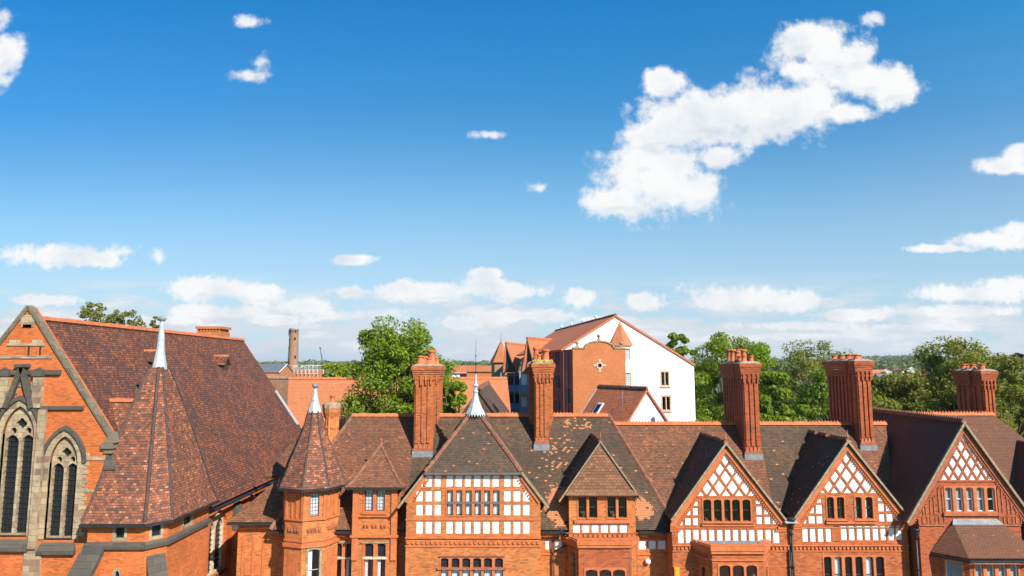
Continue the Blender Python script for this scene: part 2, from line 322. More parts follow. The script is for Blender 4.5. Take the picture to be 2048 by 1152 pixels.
# ------------------------------------------------------------------ objects
def tag(o, label=None, cat=None, group=None, kind=None):
    if label: o['label'] = label
    if cat: o['category'] = cat
    if group: o['group'] = group
    if kind: o['kind'] = kind
    return o
def empty(name, loc, label, cat, group=None, rz=0):
    o = bpy.data.objects.new(name, None); COL.objects.link(o); o.location = loc; o.rotation_euler = (0, 0, rz)
    o.empty_display_size = .5; bpy.context.view_layer.update()
    return tag(o, label, cat, group)
def root_loc(p):
    v = Vector((0, 0, 0))
    while p is not None: v += p.location; p = p.parent
    return v
class Fr:
    """local frame on a wall: a = along, b = up, c = outward"""
    def __init__(s, o, a, n=None):
        s.o = Vector(o); s.a = Vector(a).normalized(); s.b = Vector((0, 0, 1))
        s.n = Vector(n).normalized() if n is not None else s.a.cross(s.b)
    def __call__(s, a, b, c=0): return s.o + s.a * a + s.b * b + s.n * c
def fac(Y): return Fr((0, Y, 0), (1, 0, 0))            # faces the camera: a = X, b = Z
def face_fr(p, q):                                      # wall from plan point p to q, outward on the right-hand side
    p = Vector((p[0], p[1], 0)); q = Vector((q[0], q[1], 0)); return Fr(p, q - p), (q - p).length
class MB:
    def __init__(s): s.v = []; s.f = []; s.sm = []
    def face(s, pts, smooth=False):
        i = len(s.v); s.v += [Vector(p) for p in pts]; s.f.append(list(range(i, i + len(pts)))); s.sm.append(smooth); return s
    def box(s, x0, x1, y0, y1, z0, z1):
        P = [(x0, y0, z0), (x1, y0, z0), (x1, y1, z0), (x0, y1, z0), (x0, y0, z1), (x1, y0, z1), (x1, y1, z1), (x0, y1, z1)]
        for q in ((0, 3, 2, 1), (4, 5, 6, 7), (0, 1, 5, 4), (1, 2, 6, 5), (2, 3, 7, 6), (3, 0, 4, 7)): s.face([P[k] for k in q])
        return s
    def fbox(s, fr, a0, a1, b0, b1, c0, c1):
        P = [fr(a, b, c) for (a, b, c) in ((a0, b0, c1), (a1, b0, c1), (a1, b0, c0), (a0, b0, c0), (a0, b1, c1), (a1, b1, c1), (a1, b1, c0), (a0, b1, c0))]
        for q in ((0, 3, 2, 1), (4, 5, 6, 7), (0, 1, 5, 4), (1, 2, 6, 5), (2, 3, 7, 6), (3, 0, 4, 7)): s.face([P[k] for k in q])
        return s
    def prism(s, fr, poly, c0, c1, holes=(), back=True):
        """poly in (a,b); from depth c0 (inside) to c1 (outside) with holes right through"""
        loops = [list(poly)] + [list(h) for h in holes]
        flat = [p for l in loops for p in l]
        tris = tessellate_polygon([[Vector((p[0], p[1], 0)) for p in l] for l in loops])
        for t in tris:
            A, B, C = (flat[k] for k in t)
            if (B[0] - A[0]) * (C[1] - A[1]) - (B[1] - A[1]) * (C[0] - A[0]) < 0: t = (t[0], t[2], t[1])
            s.face([fr(*flat[k], c1) for k in t])
            if back: s.face([fr(*flat[k], c0) for k in (t[0], t[2], t[1])])
        for li, l in enumerate(loops):
            ar = sum(l[i][0] * l[(i + 1) % len(l)][1] - l[(i + 1) % len(l)][0] * l[i][1] for i in range(len(l)))
            ccw = ar > 0
            if li: ccw = not ccw
            for i in range(len(l)):
                p, q = l[i], l[(i + 1) % len(l)]
                if not ccw: p, q = q, p
                s.face([fr(*p, c1), fr(*p, c0), fr(*q, c0), fr(*q, c1)])
        return s
    def slab(s, pts, t):
        pts = [Vector(p) for p in pts]; n = Vector((0, 0, 0))
        for i in range(len(pts)): n += (pts[i] - pts[0]).cross(pts[(i + 1) % len(pts)] - pts[0])
        n.normalize()
        if n.z < 0: pts.reverse(); n = -n
        lo = [p - n * t for p in pts]
        s.face(pts); s.face(lo[::-1])
        for i in range(len(pts)):
            j = (i + 1) % len(pts); s.face([pts[i], lo[i], lo[j], pts[j]])
        return s
    def tube(s, p, q, r0, r1=None, n=8, caps=True, smooth=True):
        p, q = Vector(p), Vector(q); r1 = r0 if r1 is None else r1
        d = (q - p).normalized(); a = d.orthogonal().normalized(); b = d.cross(a)
        A = [p + (a * math.cos(2 * math.pi * k / n) + b * math.sin(2 * math.pi * k / n)) * r0 for k in range(n)]
        B = [q + (a * math.cos(2 * math.pi * k / n) + b * math.sin(2 * math.pi * k / n)) * r1 for k in range(n)]
        for k in range(n): j = (k + 1) % n; s.face([A[k], A[j], B[j], B[k]], smooth)
        if caps: s.face(A[::-1]); s.face(B)
        return s
    def path(s, pts, r, n=8):
        for a, b in zip(pts, pts[1:]): s.tube(a, b, r, n=n)
        return s
    def lathe(s, cx, cy, prof, n=16, a0=0., smooth=True, cap=True):
        rings = [[Vector((cx + r * math.sin(a0 + 2 * math.pi * k / n), cy - r * math.cos(a0 + 2 * math.pi * k / n), z)) for k in range(n)] for r, z in prof]
        for A, B in zip(rings, rings[1:]):
            for k in range(n): j = (k + 1) % n; s.face([A[k], A[j], B[j], B[k]], smooth)
        if cap: s.face(rings[0][::-1]); s.face(rings[-1])
        return s
    def build(s, name, mat, parent=None, kind=None, smooth_merge=False):
        o = root_loc(parent) if parent is not None else Vector((0, 0, 0))
        me = bpy.data.meshes.new(name); me.from_pydata([tuple(p - o) for p in s.v], [], s.f)
        uvl = me.uv_layers.new(name='UVMap'); data = []
        for poly in s.f:
            P = [s.v[k] for k in poly]; n = Vector((0, 0, 0))
            for i in range(1, len(P) - 1): n += (P[i] - P[0]).cross(P[i + 1] - P[0])
            if n.length < 1e-12: n = Vector((0, 0, 1))
            n.normalize()
            if abs(n.z) > .995: a, b = Vector((1, 0, 0)), Vector((0, 1, 0))
            else: a = Vector((0, 0, 1)).cross(n).normalized(); b = n.cross(a)
            for p in P: data += [p.dot(a) + 100, p.dot(b) + 100]
        uvl.data.foreach_set('uv', data)
        me.polygons.foreach_set('use_smooth', s.sm)
        me.materials.append(M[mat] if isinstance(mat, str) else mat)
        if smooth_merge or any(s.sm):
            bm = bmesh.new(); bm.from_mesh(me); bmesh.ops.remove_doubles(bm, verts=bm.verts, dist=1e-5); bm.to_mesh(me); bm.free()
        ob = bpy.data.objects.new(name, me); COL.objects.link(ob); ob.parent = parent
        if kind: ob['kind'] = kind
        return ob
# ------------------------------------------------------------------ building parts
def head_poly(a0, a1, b0, b1, head='flat', rise=None):
    w = a1 - a0; am = (a0 + a1) / 2
    if head == 'flat': return [(a0, b0), (a1, b0), (a1, b1), (a0, b1)]
    if head == 'seg':
        r = rise if rise else w * .22
        return [(a0, b0), (a1, b0), (a1, b1 - r)] + [(am + w / 2 * math.cos(t), b1 - r + r * math.sin(t)) for t in (math.pi * k / 8 for k in range(1, 8))] + [(a0, b1 - r)]
    if head == 'point':
        r = rise if rise else w * .87; pts = [(a0, b0), (a1, b0)]; n = 6
        # two arcs meeting at the apex
        for k in range(n + 1):
            t = k / n; pts.append((a1 - (w / 2) * (1 - math.cos(t * math.pi / 2)) ** 1.0 * 1.0 if False else a1 - w / 2 * t ** 1.9, b1 - r + r * (1 - (1 - t) ** 1.25)))
        for k in range(n - 1, -1, -1):
            t = k / n; pts.append((a0 + w / 2 * t ** 1.9, b1 - r + r * (1 - (1 - t) ** 1.25)))
        return pts
def inset(poly, d):
    xs = [p[0] for p in poly]; ys = [p[1] for p in poly]; cx = (min(xs) + max(xs)) / 2; cy = (min(ys) + max(ys)) / 2
    w = max(xs) - min(xs); h = max(ys) - min(ys)
    return [(cx + (x - cx) * (1 - 2 * d / w), cy + (y - cy) * (1 - 2 * d / h)) for x, y in poly]
def window(root, fr, lights, holes, m=.12, mt=None, mb=None, mat='terracotta', frame='timber_dark', curtain=None, bars=1, vbar=0, sill=True,
           depth=.26, proud=.03, glass='glass', fw=.035, transom=None, sillmat='terracotta', heads=None, name='window'):
    mt = m if mt is None else mt; mb = m if mb is None else mb
    A0 = min(l[0] for l in lights) - m; A1 = max(l[1] for l in lights) + m; B0 = min(l[2] for l in lights) - mb; B1 = max(l[3] for l in lights) + mt
    polys = [head_poly(l[0], l[1], l[2], l[3], l[4] if len(l) > 4 else 'flat') for l in lights]
    w = MB().prism(fr, [(A0, B0), (A1, B0), (A1, B1), (A0, B1)], -depth, proud, polys).build(name, mat, root)
    f = MB(); g = MB()
    for l, p in zip(lights, polys):
        f.prism(fr, p, -.15, -.09, [inset(p, fw)])
        for k in range(bars):
            z = l[2] + (l[3] - l[2]) * (k + 1) / (bars + 1); f.fbox(fr, l[0] + fw, l[1] - fw, z - .016, z + .016, -.145, -.10)
        for k in range(vbar):
            a = l[0] + (l[1] - l[0]) * (k + 1) / (vbar + 1); f.fbox(fr, a - .014, a + .014, l[2] + fw, l[3] - fw, -.142, -.105)
        q = inset(p, fw * .6); g.face([fr(x, y, -.125) for x, y in q])
    f.build('frame', frame, w); g.build('pane', glass, w)
    if curtain:
        c = MB()
        for i, l in enumerate(lights):
            if curtain == 'some' and i % 3 != 1: continue
            a0, a1, b0, b1 = l[:4]; n = 14; pts = []
            if curtain == 'side': a1 = a0 + (a1 - a0) * .38
            for k in range(n + 1):
                a = a0 + (a1 - a0) * k / n; pts.append((a, -.185 - .03 * math.sin(k * 1.7 + i * 2.1) - .012 * math.sin(k * 3.1)))
            for (pa, pc), (qa, qc) in zip(pts, pts[1:]):
                c.face([fr(pa, b0, pc), fr(qa, b0, qc), fr(qa, b1, qc), fr(pa, b1, pc)], True)
        c.build('curtain' if curtain != 'blind' else 'blind', 'curtain', w)
    if curtain == 'slats' : pass
    if sill:
        MB().fbox(fr, A0 - .05, A1 + .05, B0 - .10, B0 - .002, -.05, proud + .07).build('sill', sillmat, w)
    holes.append([(A0 + .02, B0 + .02), (A1 - .02, B0 + .02), (A1 - .02, B1 - .02), (A0 + .02, B1 - .02)])
    return w
def slats(w, fr, l):
    c = MB(); z = l[2] + .03
    while z < l[3] - .03:
        c.face([fr(l[0], z, -.16), fr(l[1], z, -.16), fr(l[1], z + .05, -.185), fr(l[0], z + .05, -.185)]); z += .06
    return c
def ridge_run(mb, p, q, r=.12, seg=.32, crest=0., up=Vector((0, 0, 1))):
    p, q = Vector(p), Vector(q); d = q - p; L = d.length; d.normalize(); side = d.cross(up).normalized(); nrm = side.cross(d).normalized()
    n = max(1, int(L / seg)); st = L / n
    for k in range(n):
        a = p + d * (st * k); b = p + d * (st * (k + 1.06)); j = random.uniform(-.02, .02)
        prof = [(-r, -r * .75), (-r * .55, r * .25 + j), (0, r * .55 + j), (r * .55, r * .25 + j), (r, -r * .75)]
        A = [a + side * x + nrm * (y + .012) for x, y in prof]; B = [b + side * x + nrm * y for x, y in prof]
        for i in range(4): mb.face([A[i], A[i + 1], B[i + 1], B[i]])
        mb.face(A[::-1]); mb.face(B)
        if crest:
            for h in range(2):
                c0 = a + d * (st * (h * .5 + .04)) + nrm * (r * .5); c1 = a + d * (st * (h * .5 + .42)) + nrm * (r * .5); cm = (c0 + c1) / 2 + nrm * crest
                w = side * .025
                mb.face([c0 - w, c1 - w, cm - w]); mb.face([c0 + w, cm + w, c1 + w])
                mb.face([c0 - w, cm - w, cm + w, c0 + w]); mb.face([c1 - w, c1 + w, cm + w, cm - w])
    return mb
def dentils(mb, fr, p, q, size=.09, gap=.10, depth=.07, h=.10, c0=0):
    """row of small blocks from wall point p to q (a,b)"""
    d = math.hypot(q[0] - p[0], q[1] - p[1]); n = int(d / (size + gap)); ua = ((q[0] - p[0]) / d, (q[1] - p[1]) / d); ub = (-ua[1], ua[0])
    for k in range(n):
        t = (k + .5) * d / n; a = p[0] + ua[0] * t; b = p[1] + ua[1] * t
        P = [(a + ua[0] * s * size / 2 + ub[0] * w * h / 2, b + ua[1] * s * size / 2 + ub[1] * w * h / 2) for s, w in ((-1, -1), (1, -1), (1, 1), (-1, 1))]
        mb.prism(fr, P, c0, c0 + depth, back=False)
def band(mb, fr, p, q, h, c0, c1):
    d = math.hypot(q[0] - p[0], q[1] - p[1]); u = ((q[0] - p[0]) / d, (q[1] - p[1]) / d); w = (-u[1] * h / 2, u[0] * h / 2)
    P = [(p[0] - w[0], p[1] - w[1]), (q[0] - w[0], q[1] - w[1]), (q[0] + w[0], q[1] + w[1]), (p[0] + w[0], p[1] + w[1])]
    return mb.prism(fr, P, c0, c1)
def poly_roof(mb, cx, cy, eave, z0, z1, prof):
    """polygonal bell-cast spire: eave = plan points, prof = (fraction of plan, fraction of height)"""
    rings = [[Vector((cx + (x - cx) * f, cy + (y - cy) * f, z0 + (z1 - z0) * h)) for x, y in eave] for f, h in prof]
    for A, B in zip(rings, rings[1:]):
        for k in range(len(eave)): j = (k + 1) % len(eave); mb.face([A[k], A[j], B[j], B[k]])
    mb.face(rings[0][::-1]); return rings
def pot(root, x, y, z, h, r, mat='pot'):
    pr = [(r * 1.15, z), (r * 1.15, z + .08), (r * .95, z + .1), (r * .82, z + h * .75), (r * .85, z + h * .8), (r * 1.1, z + h * .84), (r * 1.1, z + h * .93), (r * .95, z + h), (r * .7, z + h), (r * .7, z + h * .6)]
    return MB().lathe(x, y, pr, 12).build('chimney_pot', mat, root)
def chimney(root, blocks, zb, zt, zband, pots, mat='brick_red', ribs=3, cap_h=.95, flash=None, lich=False):
    """blocks = plan rectangles (x0,x1,y0,y1); the first is the front pier"""
    m = MB()
    for i, (x0, x1, y0, y1) in enumerate(blocks):
        e = .004 * i
        m.box(x0, x1, y0, y1, zb, zt - cap_h - e)
        w = x1 - x0; k = ribs if i == 0 else 4
        for j in range(k):                      # vertical ribs on the front
            a = x0 + w * (j + .5) / k - w / k * .27; m.box(a, a + w / k * .54, y0 - .07, y0, (zb if i else zb + .75), zt - cap_h - e)
        dl = y1 - y0; k = max(2, int(dl / .45))
        for j in range(k):
            b = y0 + dl * (j + .5) / k - dl / k * .27
            for sx in (x0 - .07, x1): m.box(sx, sx + .07, b, b + dl / k * .54, zb, zt - cap_h - e)
    sh = m.build('chimney', mat, root)
    c = MB()
    for i, (x0, x1, y0, y1) in enumerate(blocks):
        e = .005 * i
        c.box(x0 - .11, x1 + .11, y0 - .11, y1 + .11, zband - .07 - e, zband + .07 + e)
        for s in range(5):
            o = .05 + .032 * s; z = zt - cap_h + (cap_h - .25) * s / 5
            c.box(x0 - o - e, x1 + o + e, y0 - o - e, y1 + o + e, z - e, z + (cap_h - .25) / 5 - .012 - e)
        c.box(x0 - .22 - e, x1 + .22 + e, y0 - .22 - e, y1 + .22 + e, zt - .25 - e, zt - .0 - e)
        w = x1 - x0
        for j in range(4):
            a = x0 - .1 + (w + .2) * (j + .5) / 4; c.box(a - .05, a + .05, y0 - .17, y0 - .06, zt - cap_h - .25, zt - cap_h + .3)
    c.build('cap', mat, sh)
    f = MB()
    for i, (x0, x1, y0, y1) in enumerate(blocks):
        e = .012 * i
        lo = [(x0 - .2, y0 - .2), (x1 + .2, y0 - .2), (x1 + .2, y1 + .2), (x0 - .2, y1 + .2)]; hi = [(x0 + .05, y0 + .05), (x1 - .05, y0 + .05), (x1 - .05, y1 - .05), (x0 + .05, y1 - .05)]
        for k in range(4):
            j = (k + 1) % 4; f.face([(*lo[k], zt + .003 + e), (*lo[j], zt + .003 + e), (*hi[j], zt + .14 + e), (*hi[k], zt + .14 + e)])
        f.face([(*p, zt + .14 + e) for p in hi])
    f.build('flaunching', 'lichen' if lich else 'flaunch', sh)
    x0, x1, y0, y1 = blocks[0]
    b = MB().box(x0 - .06, x1 + .06, y0 - .12, y1, zb + .28, zb + .42)
    for j in range(4):                        # splayed stops of the ribs
        a = x0 + (x1 - x0) * (j + .5) / 4
        b.face([(a - .12, y0 - .11, zb + .43), (a + .12, y0 - .11, zb + .43), (a, y0 - .012, zb + .8)])
    b.build('plinth', 'terracotta_dark', sh)
    l = MB().box(x0 - .10, x1 + .10, y0 - .16, y1 - .2, zb - .6, zb + .27)
    l.build('flashing', 'lead_dark', sh)
    for (px, py, h, r) in pots: pot(sh, px, py, zt + .1, h, r)
    return sh
random.seed(4)
# ================================================================== ground, road, pavement
def terrain():
    def h(x, y):
        d = math.hypot(x, y); t = max(0, min(1, (d - 150) / 1500)); t = t * t * (3 - 2 * t)
        ang = math.atan2(x, max(y, 1e-3)) if y > 0 else 0
        hill = 40 * math.exp(-((ang - .515) / .10) ** 2) + 12 * math.exp(-((ang + .05) / .5) ** 2)
        u = max(0, min(1, (d - 1500) / 2500))
        return t * 22 + hill * u * u * (3 - 2 * u) if y > 0 else t * 15
    rs = [0, 30, 70, 120, 200, 300, 420, 560, 740, 960, 1250, 1600, 2000, 2500, 3100, 4000, 5200, 7000, 9500]; n = 96
    v = [(0, 0, 0)]; f = []
    for r in rs[1:]:
        for k in range(n): x, y = r * math.sin(2 * math.pi * k / n), r * math.cos(2 * math.pi * k / n); v.append((x, y, h(x, y)))
    for k in range(n): f.append((0, 1 + (k + 1) % n, 1 + k))
    for i in range(len(rs) - 2):
        for k in range(n):
            a = 1 + i * n + k; b = 1 + i * n + (k + 1) % n; f.append((a, b, b + n, a + n))
    me = bpy.data.meshes.new('ground'); me.from_pydata(v, [], f); me.materials.append(M['ground'])
    me.polygons.foreach_set('use_smooth', [True] * len(f))
    o = bpy.data.objects.new('ground', me); COL.objects.link(o); o['kind'] = 'structure'; return h
HT = terrain()
MB().box(-90, 90, 16, 30, -.3, .03).build('road', 'road', None, 'structure')
MB().box(-90, 90, 30, 35, -.3, .16).build('pavement', 'pave', None, 'structure')
# ================================================================== the church on the left
def church():
    root = empty('church', (-24, 40, 0), 'red brick church with stone traceried windows, steep brown tiled roof and lead-tipped polygonal turret roof', 'church')
    Y = 36.; fr = fac(Y); c1 = crop(0, 580, 3.971); c2 = crop(0, 860, 3.945)
    ax = -25.55; zt = 20.25; zr = 13.6; xr = -20.85; xl = 2 * ax - xr; tn = (zt - zr) / (xr - ax)
    holes = []
    # --- great lancet pairs with tracery
    def lancet(ac, hw, zb, zs, za):
        n = 7
        right = [(ac + hw * (1 - t ** 1.8), zs + (za - zs) * (1 - (1 - t) ** 1.3)) for t in (k / n for k in range(n + 1))]
        outer = [(ac - hw, zb), (ac + hw, zb)] + right + [(2 * ac - x, z) for x, z in right[-2::-1]]
        holes.append(outer)
        g = .07; lw = (hw - g * 1.5) ; hl = []
        for s in (-1, 1):
            a0, a1 = (ac - hw + g, ac - g) if s < 0 else (ac + g, ac + hw - g)
            hl.append(head_poly(a0, a1, zb + .08, zs - .05, 'point', lw * .55))
        zc = zs + (za - zs) * .36; rc = hw * .31
        hl.append([(ac + rc * math.cos(t) * (1 + .15 * math.cos(4 * t)), zc + rc * math.sin(t) * (1 + .15 * math.cos(4 * t))) for t in (2 * math.pi * k / 24 for k in range(24))])
        for s in (-1, 1):
            hl.append([(ac + s * hw * .47 + rc * .62 * math.cos(t), zs + .18 * hw + rc * .62 * math.sin(t) * 1.1) for t in (2 * math.pi * k / 12 for k in range(12))])
        w = MB().prism(fr, outer, -.42, -.16, hl).build('window', 'stone', root)
        ring = [(ac + (x - ac) * (1 + .30 / hw), z + .34 * max(0, (z - zs) / (za - zs)) + (0 if z > zb + .01 else 0)) for x, z in outer]
        MB().prism(fr, ring, -.3, .05, [outer]).build('surround', 'stone', w)
        hood = [p for p in ring if p[1] > zs - .25]; hm = MB(); rr = [(ac + (x - ac) * 1.16, z + .17 * max(0.15, (z - zs) / (za - zs))) for x, z in hood]
        for (p, q), (P, Q) in zip(zip(hood, hood[1:]), zip(rr, rr[1:])):
            if abs(p[0] - q[0]) > 1.2 * hw: continue
            hm.prism(fr, [p, q, Q, P], .0, .16)
        hm.build('hood_mould', 'stone_dark', w)
        g2 = MB(); q = inset(outer, .02); g2.face([fr(x, z, -.36) for x, z in q]); g2.build('pane', 'lead_glass', w)
        b = MB(); z = zb + .3
        while z < zs + .1: b.fbox(fr, ac - hw + .05, ac + hw - .05, z - .014, z + .014, -.34, -.30); z += .26
        for k in range(1, 8):
            a = ac - hw + 2 * hw * k / 8
            if k != 4: b.fbox(fr, a - .011, a + .011, zb + .05, zs, -.335, -.31)
        b.build('saddle_bar', 'iron', w)
        sm = MB(); P = [fr(ac - hw - .22, zb - .55, .22), fr(ac + hw + .22, zb - .55, .22), fr(ac + hw + .08, zb + .04, -.12), fr(ac - hw - .08, zb + .04, -.12)]
        sm.face(P); sm.fbox(fr, ac - hw - .22, ac + hw + .22, zb - .72, zb - .555, -.02, .22)
        sm.face([P[1], fr(ac + hw + .22, zb - .55, 0), P[2]]); sm.face([P[0], P[3], fr(ac - hw - .22, zb - .55, 0)])
        sm.build('sill', 'stone_dark', w)
    zb1 = zz(1072, Y); lancet(ax, .82, zb1, zz(868, Y), zz(812, Y))
    x2 = xx(127, 936, Y); lancet(x2, .73, zz(1078, Y), zz(925, Y), zz(872, Y)); lancet(2 * ax - x2, .73, zz(1078, Y), zz(925, Y), zz(872, Y))
    out = [(xl, 0), (xr, 0), (xr, zr), (ax, zt), (xl, zr)]
    MB().prism(fr, out, -.6, 0, holes).build('gable_wall', 'brick_church', root)
    # --- string courses, bands, pilasters
    b = MB(); d = MB()
    def lim(z): return min(xr, ax + (zt - .5 - z) / tn) - .02
    for v0, v1 in ((687, 692), (711, 717)):
        z0, z1 = zz(v1, Y), zz(v0, Y); L = lim(z1); b.fbox(fr, 2 * ax - L, L, z0, z1, 0, .05)
    for v0, v1 in ((740, 749), (812, 819)):
        z0, z1 = zz(v1, Y), zz(v0, Y); L = lim(z1)
        if v0 == 740: d.fbox(fr, 2 * ax - L, L, z0, z1, 0, .16)
        else:
            e = xx(70, 815, Y); d.fbox(fr, e, L, z0, z1, 0, .14); d.fbox(fr, 2 * ax - L, 2 * ax - e, z0, z1, 0, .14)
    for v0, v1 in ((913, 920), (979, 985), (1040, 1049)):
        z0, z1 = zz(v1, Y), zz(v0, Y); e = x2 + 1.0
        b.fbox(fr, e, xr + .004, z0, z1, 0, .04); b.fbox(fr, xl, 2 * ax - e, z0, z1, 0, .04)
    b.build('stone_band', 'stone', root); b = MB()
    for k in range(26):                           # quoins up the window sides
        z = zz(1072, Y) + k * .22; w = .20 if k % 2 else .34
        if z < zz(905, Y):
            b.fbox(fr, x2 + .9, x2 + .98 + w, z, z + .19, .0, .03); b.fbox(fr, 2 * ax - x2 - .98 - w, 2 * ax - x2 - .9, z, z + .19, 0, .03)
    b.build('quoin', 'stone', root); b = MB()
    for zq in (zt - 1.1, zt - 2.0):
        L = lim(zq + .25)
        for s in (-1, 1): b.fbox(fr, *sorted((ax + s * (L - ax - .55), ax + s * (L - ax))), zq, zq + .26, 0, .045)
    b.fbox(fr, ax - .35, ax + .35, zt - .95, zt - .45, 0, .05)
    b.build('apex_block', 'stone', root); d.build('string_course', 'stone_dark', root)
    sl = MB()
    for s in (-1, 1):
        for o in (-.28, .28): pass
        for u in (27, 44): pass
    for s in (0.12, .72): MB().fbox(fr, ax + s, ax + s + .09, zz(711, Y), zz(692, Y), -.001, .012).build('slit', 'dark_room', root)
    for s in (1, -1):
        px0, px1 = sorted((ax + s * (xx(70, 780, Y) - ax + .0), ax + s * (xx(88, 780, Y) - ax)))
        p = MB(); p.fbox(fr, px0, px1, zz(815, Y), zz(752, Y), 0, .22)
        q0, q1 = sorted((ax + s * (.82 + .33), ax + s * (x2 - ax - .73 - .33)))
        p.fbox(fr, q0, q1, zz(1096, Y), zz(819, Y), 0, .10)
        p.fbox(fr, (q0 + q1) / 2 - .2, (q0 + q1) / 2 + .2, zz(1096, Y), zz(819, Y), .1, .24)
        p.fbox(fr, (q0 + q1) / 2 - .42, (q0 + q1) / 2 + .42, 0, zz(1096, Y) - .003, 0, .12)
        pl = p.build('pilaster', 'stone', root)
        c = MB().fbox(fr, px0 - .06, px1 + .06, zz(752, Y), zz(741, Y), 0, .30); c.prism(fr, [(px0 - .02, zz(741, Y)), (px1 + .02, zz(741, Y)), ((px0 + px1) / 2, zz(735, Y))], 0, .22)
        c.build('capital', 'stone_dark', pl)
    g = MB()
    ap = (ax, zz(735, Y)); ft = (xx(68, 815, Y), zz(815, Y))
    for s in (1, -1): band(g, fr, (ax, ap[1]), (ax + s * (ft[0] - ax), ft[1]), .26, .0, .26)
    g.fbox(fr, ax - .35, ax + .35, ap[1] + .02, zz(728, Y), 0, .3)
    g.build('gablet', 'stone_dark', root)
    gs = MB()
    for k, (dx, v0, v1) in enumerate(((.0, 757, 773), (.42, 773, 788), (.80, 788, 801))):
        for s in ((1, -1) if dx else (1,)): gs.fbox(fr, ax + s * dx - .2, ax + s * dx + .2, zz(v1, Y), zz(v0, Y), 0, .06)
    gs.build('stepped_block', 'stone', root)
    # --- coping and kneeler
    c = MB()
    for s in (1, -1):
        p = Vector((ax, Y, zt)); q = Vector((ax + s * (xr - ax + .25), Y, zr - .35)); dv = (q - p).normalized(); nn = Vector((-dv.z * s, 0, dv.x * s))
        nn = nn if nn.z > 0 else -nn
        for (t0, t1, y0, y1) in ((-.09, .08, -.09, .0), (-.02, .11, -.12, .24)):
            P = [p + nn * t0, q + nn * t0, q + nn * t1, p + nn * t1]
            A = [v + Vector((0, y0, 0)) for v in P]; B = [v + Vector((0, y1, 0)) for v in P]
            c.face(A); c.face(B[::-1])
            for i in range(4): j = (i + 1) % 4; c.face([A[i], B[i], B[j], A[j]])
    cp = c.build('coping', 'coping', root)
    k = MB()
    for s in (1, -1):
        k = MB(); x0, x1 = sorted((ax + s * (xr - ax - .3), ax + s * (xr - ax + .3)))
        k.fbox(fr, x0, x1, zr - .7, zr - .42, -.4, .2); k.fbox(fr, x0 + .1, x1 - .08, zr - .95, zr - .71, -.3, .1)
        xm = ax + s * (xr - ax + .1); k.prism(fr, [(xm - .3, zr - .41), (xm + .3, zr - .41), (xm + s * .12, zr + .15)], -.3, .2); k.build('kneeler', 'coping', cp)
    # corner buttress with weathering
    m = MB(); zw = zz(922, Y); m.box(xr - .02, xr + .42, Y - .12, Y + 1.0, 0, zw - .25); m.build('buttress', 'brick_church', root)
    m = MB(); m.face([(xr - .1, Y - .2, zw - .3), (xr + .5, Y - .2, zw - .3), (xr + .06, Y - .02, zw + .3), (xr - .1, Y - .02, zw + .3)])
    m.face([(xr + .5, Y - .2, zw - .3), (xr + .5, Y + 1.05, zw - .3), (xr + .06, Y + 1.05, zw + .3), (xr + .06, Y - .02, zw + .3)])
    m.box(xr - .1, xr + .5, Y - .2, Y + 1.05, zw - .42, zw - .304); m.build('weathering', 'stone_dark', root)
    # --- nave roof
    rx = ax; zrg = 19.68; Y0, Y1 = Y + .35, 65.
    def rz(x): return zrg - tn * abs(x - rx)
    xe = -17.85; xm = xr + .1
    m = MB(); m.slab([(rx, Y0, zrg), (xm, Y0, rz(xm)), (xm, Y1, rz(xm)), (rx, Y1, zrg)], .2)
    m.slab([(xm - .001, 40.3, rz(xm)), (xe, 40.3, rz(xe)), (xe, Y1, rz(xe)), (xm - .001, Y1, rz(xm))], .2)
    xL = 2 * rx - xm; m.slab([(rx, Y0, zrg), (xL, Y0, rz(xL)), (xL, Y1, rz(xL)), (rx, Y1, zrg)], .2)
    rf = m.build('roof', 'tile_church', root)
    ridge_run(MB(), (rx, Y0, zrg + .06), (rx, Y1, zrg + .06), .17, .45).build('ridge_tiles', 'ridge', rf)
    g = MB(); g.face([(xe + .02, 40.4, rz(xe) - .12), (xe + .02, Y1, rz(xe) - .12), (xe + .14, Y1, rz(xe) - .16), (xe + .14, 40.4, rz(xe) - .16)])
    g.box(xe + .02, xe + .14, 40.4, Y1, rz(xe) - .28, rz(xe) - .17); g.build('gutter', 'iron', rf)
    f = MB(); f.slab([(rx + 6.3, 57.5, rz(rx + 6.3) + .03), (rx + 6.5, 57.5, rz(rx + 6.5) + .03), (rx + 6.5, Y1 + .02, rz(rx + 6.5) + .03), (rx + 6.3, Y1 + .02, rz(rx + 6.3) + .03)], .03)
    # lead verge at the far end
    f = MB()
    P = [(rx + 3.4, Y1 + .05), (rx + 5.6, Y1 + .05)]
    f.slab([(P[0][0], Y1 - .5, rz(P[0][0]) + .07), (P[1][0], Y1 - .5, rz(P[1][0]) + .07), (P[1][0], Y1 + .05, rz(P[1][0]) + .07), (P[0][0], Y1 + .05, rz(P[0][0]) + .07)], .05)
    f.build('flashing', 'lead', rf)
    # lucarnes
    for (u, v) in ((440, 727), (301, 720)):
        a, b_, c_ = ray(u, v)   # meet the roof plane
        t = (zrg + tn * rx - CZ) / (c_ / b_ + tn * a / b_); px, py, pz = a / b_ * t, t, CZ + c_ / b_ * t
        w, h, L = .50, .62, 1.15; z0 = pz + .0; xf = px + .55
        lm = MB()
        for s in (-1, 1):
            lm.slab([(xf + .12, py, z0 + h), (xf + .12, py + s * (w + .16), z0 - .12), (xf - L - .6, py + s * (w + .16), z0 - .12), (xf - L - .6, py, z0 + h)], .07)
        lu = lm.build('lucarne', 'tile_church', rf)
        ridge_run(MB(), (xf + .14, py, z0 + h + .02), (xf - 1.15, py, z0 + h + .02), .11, .3).build('ridge_tiles', 'ridge', lu)
